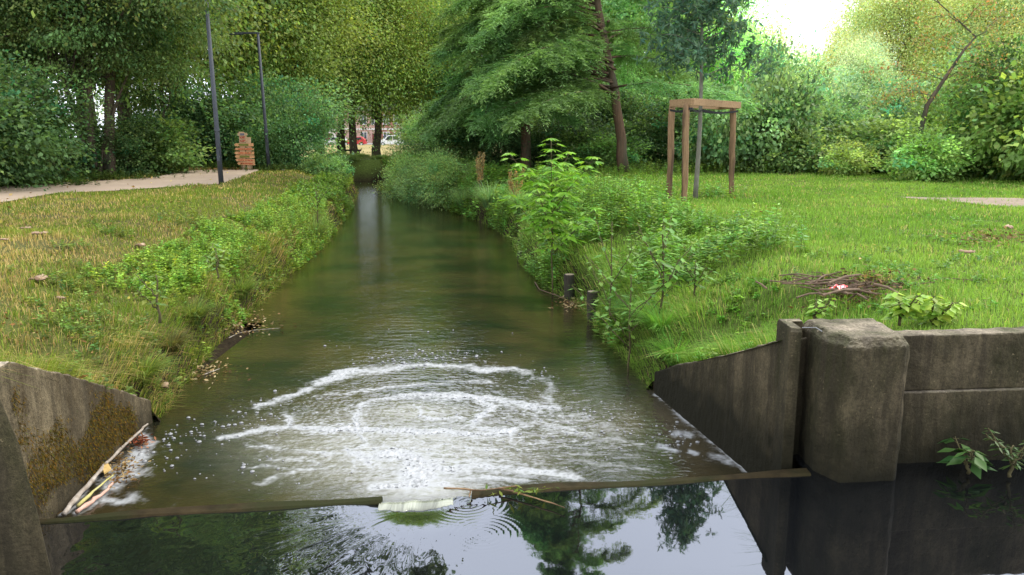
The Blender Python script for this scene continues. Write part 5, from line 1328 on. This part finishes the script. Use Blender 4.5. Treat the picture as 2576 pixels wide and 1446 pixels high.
# pieces of bark on the left lawn
def bark_piece(label, px, py, s, seed, mat=M_STICK):
    g = np.random.default_rng(seed); x, y, _ = G(px, py, -.05); z = H(x, y)+.05; o = empty('bark_piece', (x, y, z), label, 'bark', 'pale bark scraps on the grass')
    V = []; F = []; n = 9; m = 6; az = g.uniform(0, 3.1)
    for i in range(n):
        for j in range(m):
            u = i/(n-1)-.5; v = j/(m-1)-.5; r = .5*s*(.7+.5*math.cos(u*2.4))
            a = v*2.0; X = u*s*1.5; Yy = math.sin(a)*r*.8+.03*s*g.standard_normal(); Zz = math.cos(a)*r*.55-.2*s+.06*s*g.standard_normal()+.25*s*abs(u)
            V.append((X*math.cos(az)-Yy*math.sin(az), X*math.sin(az)+Yy*math.cos(az), Zz))
    F = [(i*m+j, (i+1)*m+j, (i+1)*m+j+1, i*m+j+1) for i in range(n-1) for j in range(m-1)]
    me = qmesh('curled_bark', np.array(V), np.array(F), None, True); ob = link('curled_bark', me, o, mat); so = ob.modifiers.new('s', 'SOLIDIFY'); so.thickness = .01
M_BK = surf('pale_bark', (.26, .165, .10), (.46, .33, .22), 14, (.15, .09, .05), bump=.5)
for a in [('largest curled piece of pale bark on the left lawn', 94, 684, .17, 1), ('upright sliver of bark at the far left of the lawn', 66, 590, .10, 2), ('dark flat bark scrap right of the upright sliver', 102, 606, .14, 3), ('pale bark flake cut by the left picture edge', 4, 622, .12, 4), ('small bark scrap right of the largest piece', 148, 700, .08, 5), ('brown bark scrap in the middle of the left lawn', 350, 598, .14, 6), ('flat pale bark lying near the left bank slope', 392, 725, .11, 7), ('pale scrap near the bare patch at the right picture edge', 2535, 590, .16, 8), ('small tan bark chip in the right meadow below the bare patch', 2430, 652, .12, 9)]:
    bark_piece(*a, mat=M_BK)
# twig heap with a red wrapper
def heap():
    g = np.random.default_rng(801); o = empty('twig_heap', G(2160, 725), 'flattened heap of brown twigs on the right meadow', 'twigs')
    cx, cy, _ = G(2160, 722); o.location = (cx, cy, H(cx, cy))
    for nm, cnt, r, mt in (('twigs', 110, .006, M_STICK),):
        mb = MB()
        for k in range(cnt):
            x = cx+g.normal(0, .40); y = cy+g.normal(0, .26); a = g.normal(.0, .7)+(0 if g.random() < .7 else 1.4); l = g.uniform(.12, .5); z = H(cx, cy)+.02+.05*g.random()
            mb.tube([(x-math.cos(a)*l/2, y-math.sin(a)*l/2, z), (x, y+.01, z+.015*g.standard_normal()), (x+math.cos(a)*l/2, y+math.sin(a)*l/2, z+.03*g.standard_normal())], [r*g.uniform(.6, 1.7)]*3, 5)
        loc(o, tag(mb.build(nm, mt, o), kind='stuff'))
    mb = MB(); z = H(cx, cy)+.12
    for (p, q) in (((2085, 712), (2165, 690)), ((2130, 738), (2060, 728)), ((2200, 715), (2268, 742)), ((2160, 728), (2070, 742))):
        a = G(*p, z); b = G(*q, z+.03); mb.tube([a, tuple((np.array(a)+np.array(b))/2+np.array([0, 0, .02])), b], [.014, .012, .008], 7, .1)
    loc(o, mb.build('thick_twigs', M_PALE2, o))
    # wrapper
    a = np.array(G(2108, 727, .1)); V = []; F = []
    for i in range(10):
        for j in range(4):
            V.append((a[0]+i*.019-.08, a[1]+(j-1.5)*.02+.01*g.standard_normal(), H(cx, cy)+.135+.014*g.standard_normal()))
    F = [(i*4+j, (i+1)*4+j, (i+1)*4+j+1, i*4+j+1) for i in range(9) for j in range(3)]
    C = np.array([(.7, .03, .03) if (v % 5) else (.8, .75, .75) for v in range(40)])
    w = link('wrapper', qmesh('wrapper', np.array(V), np.array(F), C, True), None, M_GLOSSW); tag(w, 'crumpled red and white wrapper lying on the twig heap', 'wrapper')
M_PALE2 = surf('bleached_twig', (.09, .058, .035), (.2, .13, .08), 14)
M_GLOSSW, nt, out = newmat('wrapper_foil'); p = nd(nt, 'ShaderNodeBsdfPrincipled', Roughness=.3); at = nt.nodes.new('ShaderNodeAttribute'); at.attribute_name = 'col'
nt.links.new(at.outputs['Color'], p.inputs['Base Color']); nt.links.new(p.outputs[0], out.inputs[0])
heap()
clutter('twig_litter', 'dark brown leaf litter under the twig heap', 420, 2165, 722, 62, 13, 0.0, [(.12, .07, .04), (.25, .15, .09), (.06, .04, .02)], .07, 506, zj=.02)
clutter('twig_litter', 'brown litter on the bare patch at the right picture edge', 300, 2490, 605, 60, 12, 0.0, [(.22, .15, .09), (.3, .2, .12), (.1, .07, .03)], .08, 507, zj=.02)
clutter('twig_litter', 'reddish brown litter on the bare patches of the left lawn', 420, 130, 760, 130, 60, 0.0, [(.25, .12, .06), (.34, .2, .1), (.12, .07, .03)], .05, 508, zj=.02)
clutter('twig_litter', 'brown bark and leaves gathered along the far edge of the gravel path', 320, 560, 427, 60, 1.6, 0.0, [(.3, .18, .1), (.2, .12, .07), (.1, .07, .04)], .14, 509, zj=.03)
# debris by the left wall --------------------------------------------------
sticks('driftwood_pole', 'long pale pole floating tight against the mossy wall', [[G(*q, WL+.045) for q in [(157, 1293), (190, 1256), (232, 1205), (262, 1170), (300, 1130), (345, 1090), (372, 1066)]]], M_PALE, .022, 'driftwood')
sticks('floating_reed', 'yellow-green reed stem floating beside the pale pole', [[G(*q, WL+.03) for q in [(198, 1272), (235, 1235), (285, 1195)]]], surf('yellow_reed', (.4, .36, .1), (.5, .45, .2), 9), .014, 'reed')
sticks('driftwood_plank', 'pinkish stick floating with its end touching the weir', [[G(*q, WL+.03) for q in [(192, 1288), (230, 1262), (262, 1238), (285, 1215)]]], surf('pink_wood', (.5, .28, .2), (.65, .42, .32), 9), .02, 'driftwood')
clutter('scum_litter', 'twigs and leaves caught in the scum by the mossy wall', 260, 300, 1175, 26, 24, WL+.02, [(.25, .13, .07), (.4, .28, .18), (.12, .08, .05)], .045, 504, zj=.012)
clutter('scum_litter', 'reddish leaves at the outer corner of the scum', 70, 352, 1110, 12, 8, WL+.02, [(.22, .06, .04), (.35, .15, .1)], .05, 505, zj=.012)
V = [G(256, 1172, WL+.05), G(272, 1165, WL+.05), G(280, 1178, WL+.06), (*G(262, 1190, WL+.05)[:2], WL+.05)]
o = link('floating_leaf', pmesh('floating_leaf', V+[(v[0], v[1], v[2]-.012) for v in V], [(0, 1, 2, 3), (7, 6, 5, 4), (0, 4, 5, 1), (1, 5, 6, 2), (2, 6, 7, 3), (3, 7, 4, 0)]), None, surf('ochre_leaf', (.5, .33, .1), (.65, .45, .18), 9)); tag(o, 'ochre yellow leaf resting on the scum next to the pale pole', 'leaf')
# branch caught on the weir
sticks('caught_branch', 'thin reddish twig caught on the weir right of the notch', [[G(*q, WU+.05) for q in [(1115, 1228), (1165, 1230), (1210, 1233), (1255, 1228), (1300, 1222)]], [G(*q, WU+.03) for q in [(1255, 1228), (1290, 1236), (1330, 1248), (1378, 1262), (1420, 1277)]], [G(*q, WU+.03) for q in [(1185, 1232), (1180, 1250)]]], M_WOOD, .008, 'branch')
g = np.random.default_rng(9); lv = Leaves(); qs = [(1100+5*i+random.uniform(100, 200), random.uniform(1222, 1240)) for i in range(26)]; P = np.array([G(a, b, WU+.05) for a, b in qs])
lv.add(P, rand_dirs(26, g)*np.array([1, 1, .2]), rand_dirs(26, g, 2), .09*g.uniform(.6, 1.3, 26), .02, varcol((.12, .16, .04), 26, g)); tag(link('caught_leaves', lv.mesh('caught_leaves', fold=.1), None, M_GRASS), 'narrow green leaves tangled with the twig on the weir', 'leaves', kind='stuff')
# moss on the left wall: real tufts
def moss():
    g = np.random.default_rng(15); n = 26000; y = g.uniform(4.9, 7.15, n); z = g.uniform(-1.2, -.1, n); x = -3.27-.08*(y-5.3)
    zt_ = np.interp(y, yy, zt); nn = fbm(y*2.4, z*3.2, 44, 5)-.5
    px, py = pix(x, y, z)
    f = np.exp(-((px-255-.25*(1060-py)*0)/75)**2)*np.exp(-((py-1060)/75)**2)*1.1+np.exp(-((px-165)/75)**2)*np.exp(-((py-1165)/60)**2)*1.05+np.exp(-((px-110)/40)**2)*np.exp(-((py-1190)/60)**2)*.8
    ok = (z < zt_-.05) & (f*.8+nn*2.6+.16*g.standard_normal(n) > .72); x, y, z, f = x[ok], y[ok], z[ok], f[ok]; n = len(x)
    lv = Leaves(); d = np.stack([np.full(n, .6), g.normal(0, .35, n), np.full(n, -1.0)+g.normal(0, .4, n)], 1)
    c = varcol((.10, .066, .012), n, g, .5, .2); lv.add(np.stack([x+.002, y, z], 1), d, np.stack([np.ones(n), g.normal(0, .5, n), g.normal(0, .5, n)], 1), .024*g.uniform(.4, 1.5, n), .006, c)
    tag(link('wall_moss', lv.mesh('wall_moss'), None, M_GRASS), 'golden brown moss clinging to the left wing wall', 'moss', kind='stuff')
moss()
# flat-roofed shelter far right -------------------------------------------
def shelter():
    Y = 62; a = A(2150, 300, Y); b = A(2206, 300, Y); zt_ = A(2178, 283, Y)[2]; o = empty('flat_roofed_hut', ((a[0]+b[0])/2, Y, H(a[0], Y)), 'low hut with a pale flat roof half hidden by shrubs', 'hut')
    w = b[0]-a[0]+1.6; z = zt_-o.location.z
    mb = MB(); mb.box((0, 0, z/2-.15), (w-.4, 3, z-.3)); mb.build('wall', surf('hut_wall', (.2, .2, .16), (.3, .3, .25), 2), o)
    mb = MB(); mb.box((0, 0, z-.12), (w, 3.6, .24)); mb.build('roof', surf('pale_roof', (.5, .5, .5), (.65, .65, .66), 2), o, bevel=.02)
    mb = MB(); mb.box((-.6, -1.51, z*.45), (.8, .03, z*.7)); mb.build('door', surf('hut_door', (.08, .1, .09), (.12, .13, .12), 3), o)
shelter()
# terrace of houses and cars beyond the stream ------------------------------
def houses():
    Y = 150; br = [surf('brick_red', (.25, .11, .08), (.38, .19, .15), 1.2, bump=.2), surf('brick_pink', (.38, .24, .2), (.5, .34, .29), 1.2), surf('render_pale', (.55, .5, .45), (.7, .66, .6), 1)]
    trim = surf('white_trim', (.6, .58, .55), (.72, .7, .67), 2); gl, nt, out = newmat('window_glass'); p = nd(nt, 'ShaderNodeBsdfPrincipled', Roughness=.08); p.inputs['Base Color'].default_value = (.05, .06, .08, 1); nt.links.new(p.outputs[0], out.inputs[0])
    rf = surf('slate', (.08, .08, .09), (.14, .13, .13), 3); z0 = -.7
    dm = surf('door_paint', (.12, .03, .03), (.2, .05, .05), 3)
    specs = [(700, 776, 1, 'left brick house of the terrace partly hidden by bushes', 1), (777, 845, 2, 'pale rendered house seen between leaves left of the leaning trunks', 1), (846, 958, 1, 'pink brick house behind the leaning pair of trunks', 3), (959, 1040, 0, 'dark red brick house behind the small white van', 2), (1041, 1130, 0, 'red brick house at the right end of the terrace', 2), (560, 699, 2, 'pale house far behind the signpost bushes', 3)]
    for (pl, pr, mi, lb, nw) in specs:
        xl = A(pl, 350, Y)[0]; xr = A(pr, 350, Y)[0]; w = xr-xl-.02; o = empty('terraced_house', ((xl+xr)/2, Y, z0), lb, 'house', 'terraced houses beyond the stream')
        mb = MB(); mb.box((0, 4, 3.1), (w, 8, 6.6)); mb.build('wall', br[mi], o)
        mb = MB(); mb.hull([[(-w/2, -.25, 6.4), (w/2, -.25, 6.4), (w/2, 8.2, 6.4), (-w/2, 8.2, 6.4)], [(-w/2, 3.8, 9), (w/2, 3.8, 9), (w/2, 4.2, 9), (-w/2, 4.2, 9)]]); mb.build('roof', rf, o)
        mb = MB(); mb.box((0, -.04, 2.95), (w, .1, .28)); mb.build('string_course', trim, o); mb = MB(); mb.box((0, -.05, 6.3), (w, .12, .25)); mb.build('cornice', trim, o); mb = MB(); mb.box((0, -.03, .15), (w, .06, .5)); mb.build('plinth', trim, o)
        n = nw+1
        for k in range(n):
            cx = -w/2+w*(k+.5)/n
            for fl in (0, 1):
                if fl == 0 and k == n-1:
                    mb = MB(); mb.box((cx, -.03, 1.1), (1.0, .08, 2.2)); mb.build('door', dm, o); continue
                cz = 1.55+3.1*fl
                mb = MB(); mb.box((cx, -.05, cz+.85), (1.3, .12, .12)); mb.box((cx, -.06, cz-.85), (1.4, .16, .12)); mb.box((cx-.55, -.05, cz), (.1, .12, 1.58)); mb.box((cx+.55, -.05, cz), (.1, .12, 1.58)); mb.box((cx, -.05, cz), (.08, .1, 1.58))
                fo = mb.build('window', trim, o); mb = MB(); mb.box((cx, -.01, cz), (1.0, .04, 1.58)); mb.build('pane', gl, fo)
houses()
def car(label, px, Y, col, flip=1, van=False):
    x = A(px, 355, Y)[0]; o = empty('parked_car', (x, Y, -.68), label, 'car', 'cars parked along the far road')
    pm, nt, out = newmat('car_paint'); p = nd(nt, 'ShaderNodeBsdfPrincipled', Roughness=.25); p.inputs['Base Color'].default_value = (*col, 1); p.inputs['Coat Weight'].default_value = .5; nt.links.new(p.outputs[0], out.inputs[0])
    gm, nt, out = newmat('car_glass'); p = nd(nt, 'ShaderNodeBsdfPrincipled', Roughness=.05); p.inputs['Base Color'].default_value = (.02, .025, .03, 1); nt.links.new(p.outputs[0], out.inputs[0])
    tm = M_RUBBER
    prof = [(-2.1, .3), (-2.15, .6), (-2.0, .85), (-1.1, 1.0), (-.35, 1.55), (1.3, 1.6), (1.95, 1.1), (2.1, .9), (2.1, .3)] if not van else [(-2.1, .3), (-2.2, .65), (-2.0, .95), (-1.15, 1.15), (-.45, 1.8), (2.0, 1.85), (2.15, 1.1), (2.15, .3)]
    def ext(P, y0, y1, name, mat, par, bev=.04):
        mb = MB(); n = len(P); mb.v = [(a*flip, y0, b) for a, b in P]+[(a*flip, y1, b) for a, b in P]; mb.f = [tuple(range(n)), tuple(range(2*n-1, n-1, -1))]+[(q, n+q, n+(q+1) % n, (q+1) % n) for q in range(n)]
        ob = mb.build(name, mat, par, bevel=bev)
        import bmesh
        bm = bmesh.new(); bm.from_mesh(ob.data); bmesh.ops.recalc_face_normals(bm, faces=bm.faces); bm.to_mesh(ob.data); bm.free(); return ob
    ext(prof, -.85, .85, 'body', pm, o, .06)
    wz = prof[4][1]-.08
    ext([(-.95, 1.05), (-.32, wz), (.35, wz), (.35, 1.05)], -.875, -.84, 'side_window', gm, o, 0); ext([(.45, 1.05), (.45, wz), (1.25, wz), (1.5, 1.1)], -.875, -.84, 'side_window', gm, o, 0)
    mb = MB(); mb.hull([[(-1.13*flip, -.7, prof[3][1]+.06), (-1.13*flip, .7, prof[3][1]+.06), (-.45*flip, .65, prof[4][1]-.04), (-.45*flip, -.65, prof[4][1]-.04)], [(-1.17*flip, -.7, prof[3][1]+.09), (-1.17*flip, .7, prof[3][1]+.09), (-.49*flip, .65, prof[4][1]), (-.49*flip, -.65, prof[4][1])]]); mb.build('windscreen', gm, o)
    for wx in (-1.35, 1.35):
        wl_ = MB(); wl_.tube([(wx*flip, -.9, .33), (wx*flip, -.68, .33)], [.33, .33], 18); w_ = wl_.build('wheel', tm, o); h = MB(); h.tube([(wx*flip, -.915, .33), (wx*flip, -.89, .33)], [.2, .2], 14); h.build('rim', M_GALV, w_)
    mb = MB(); mb.box((-2.08*flip, -.6, .72), (.12, .3, .14)); mb.build('headlight', M_GALV, o, bevel=.02)
car('small white van parked before the dark red house', 984, 142, (.75, .76, .78), 1, True)
car('red car parked behind the leaning pair of trunks', 892, 143, (.5, .02, .03), 1)
car('pale car mostly hidden left of the red one', 845, 143, (.6, .6, .62), 1)
tag(link('road', pmesh('road', [(-60, 139, -.69), (30, 139, -.69), (30, 149.5, -.69), (-60, 149.5, -.69)], [(0, 1, 2, 3)]), None, surf('asphalt', (.045, .045, .045), (.07, .07, .07), 3)), 'grey road in front of the far terrace', 'road', kind='structure')
x0 = A(820, 400, 62)[0]; x1 = A(1020, 400, 62)[0]
V = []; 
for i in range(20):
    x = x0+(x1-x0)*i/19
    for dy in (0, 1.6): V.append((x, 63+dy+.2*math.sin(i), H(x, 63+dy)+.03))
tag(link('footpath', pmesh('footpath', V, [(2*i, 2*i+2, 2*i+3, 2*i+1) for i in range(19)]), None, surf('pale_gravel', (.5, .46, .4), (.62, .58, .5), 4)), 'pale footpath crossing behind the far trunks', 'path', kind='structure')
# low wooden barrier by the leaning trunks
bx, by, bz = A(884, 402, 52); z0 = H(bx, by); o = empty('wooden_barrier', (bx, by, z0), 'low wooden rail barrier beside the leaning pair of trunks', 'barrier')
mb = MB(); mb.box((0, 0, .62), (1.3, .08, .12)); mb.build('rail', M_POST, o); mb = MB(); mb.box((0, 0, .3), (1.3, .07, .1)); mb.build('rail', M_POST, o)
for dx in (-.5, .5):
    mb = MB(); mb.box((dx, .04, .3), (.1, .1, .75)); mb.build('post', M_POST, o)
bx, by, bz = A(852, 402, 52); mb = MB(); mb.tube([(bx, by, H(bx, by)-.1), (bx, by, H(bx, by)+1.6)], [.09, .08], 9); tag(mb.build('wooden_post', M_POST), 'single dark post left of the low rail barrier', 'post')

# ================================================================== light, sky, camera
w = bpy.data.worlds.new('World'); SC.world = w; w.use_nodes = True; nt = w.node_tree; nt.nodes.clear()
out = nt.nodes.new('ShaderNodeOutputWorld'); bg = nt.nodes.new('ShaderNodeBackground'); bg.inputs[1].default_value = .1
sky = nt.nodes.new('ShaderNodeTexSky'); sky.sky_type = 'NISHITA'; sky.sun_disc = False; SUN_EL, SUN_AZ = R(50), R(62)
sky.sun_elevation = SUN_EL; sky.sun_rotation = SUN_AZ; sky.air_density = 1.5; sky.dust_density = 3
tc = nt.nodes.new('ShaderNodeTexCoord'); nz = nd(nt, 'ShaderNodeTexNoise', Scale=2.2, Detail=4); nt.links.new(tc.outputs['Generated'], nz.inputs['Vector'])
cl = ramp(nt, nz.outputs[0], [(.3, (23, 24.5, 28)), (.7, (28, 29.5, 33))])
c = mixc(nt, .85, sky.outputs[0], cl); nt.links.new(c, bg.inputs[0]); nt.links.new(bg.outputs[0], out.inputs[0])
sl = bpy.data.lights.new('sun', 'SUN'); sl.energy = 3.2; sl.angle = R(9); sl.color = (1, .95, .85)
so = bpy.data.objects.new('sun', sl); COL.objects.link(so)
sd = Vector((math.sin(SUN_AZ)*math.cos(SUN_EL), math.cos(SUN_AZ)*math.cos(SUN_EL), math.sin(SUN_EL))); so.rotation_euler = sd.to_track_quat('Z', 'Y').to_euler(); so.location = (0, 0, 30)
cam = bpy.data.cameras.new('camera'); co = bpy.data.objects.new('camera', cam); COL.objects.link(co); co.location = (0, 0, CAMZ)
co.rotation_euler = (math.pi/2-PITCH, 0, 0); cam.sensor_width = 36; cam.lens = 36*FPX/2576; cam.clip_end = 2000; cam.clip_start = .05
SC.camera = co
SC.view_settings.view_transform = 'Standard'; SC.view_settings.look = 'None'; SC.view_settings.exposure = 0
SC.cycles.max_bounces = 7; SC.cycles.diffuse_bounces = 4; SC.cycles.glossy_bounces = 3; SC.cycles.transmission_bounces = 4; SC.cycles.use_denoising = True
SC.cycles.caustics_reflective = False; SC.cycles.caustics_refractive = False
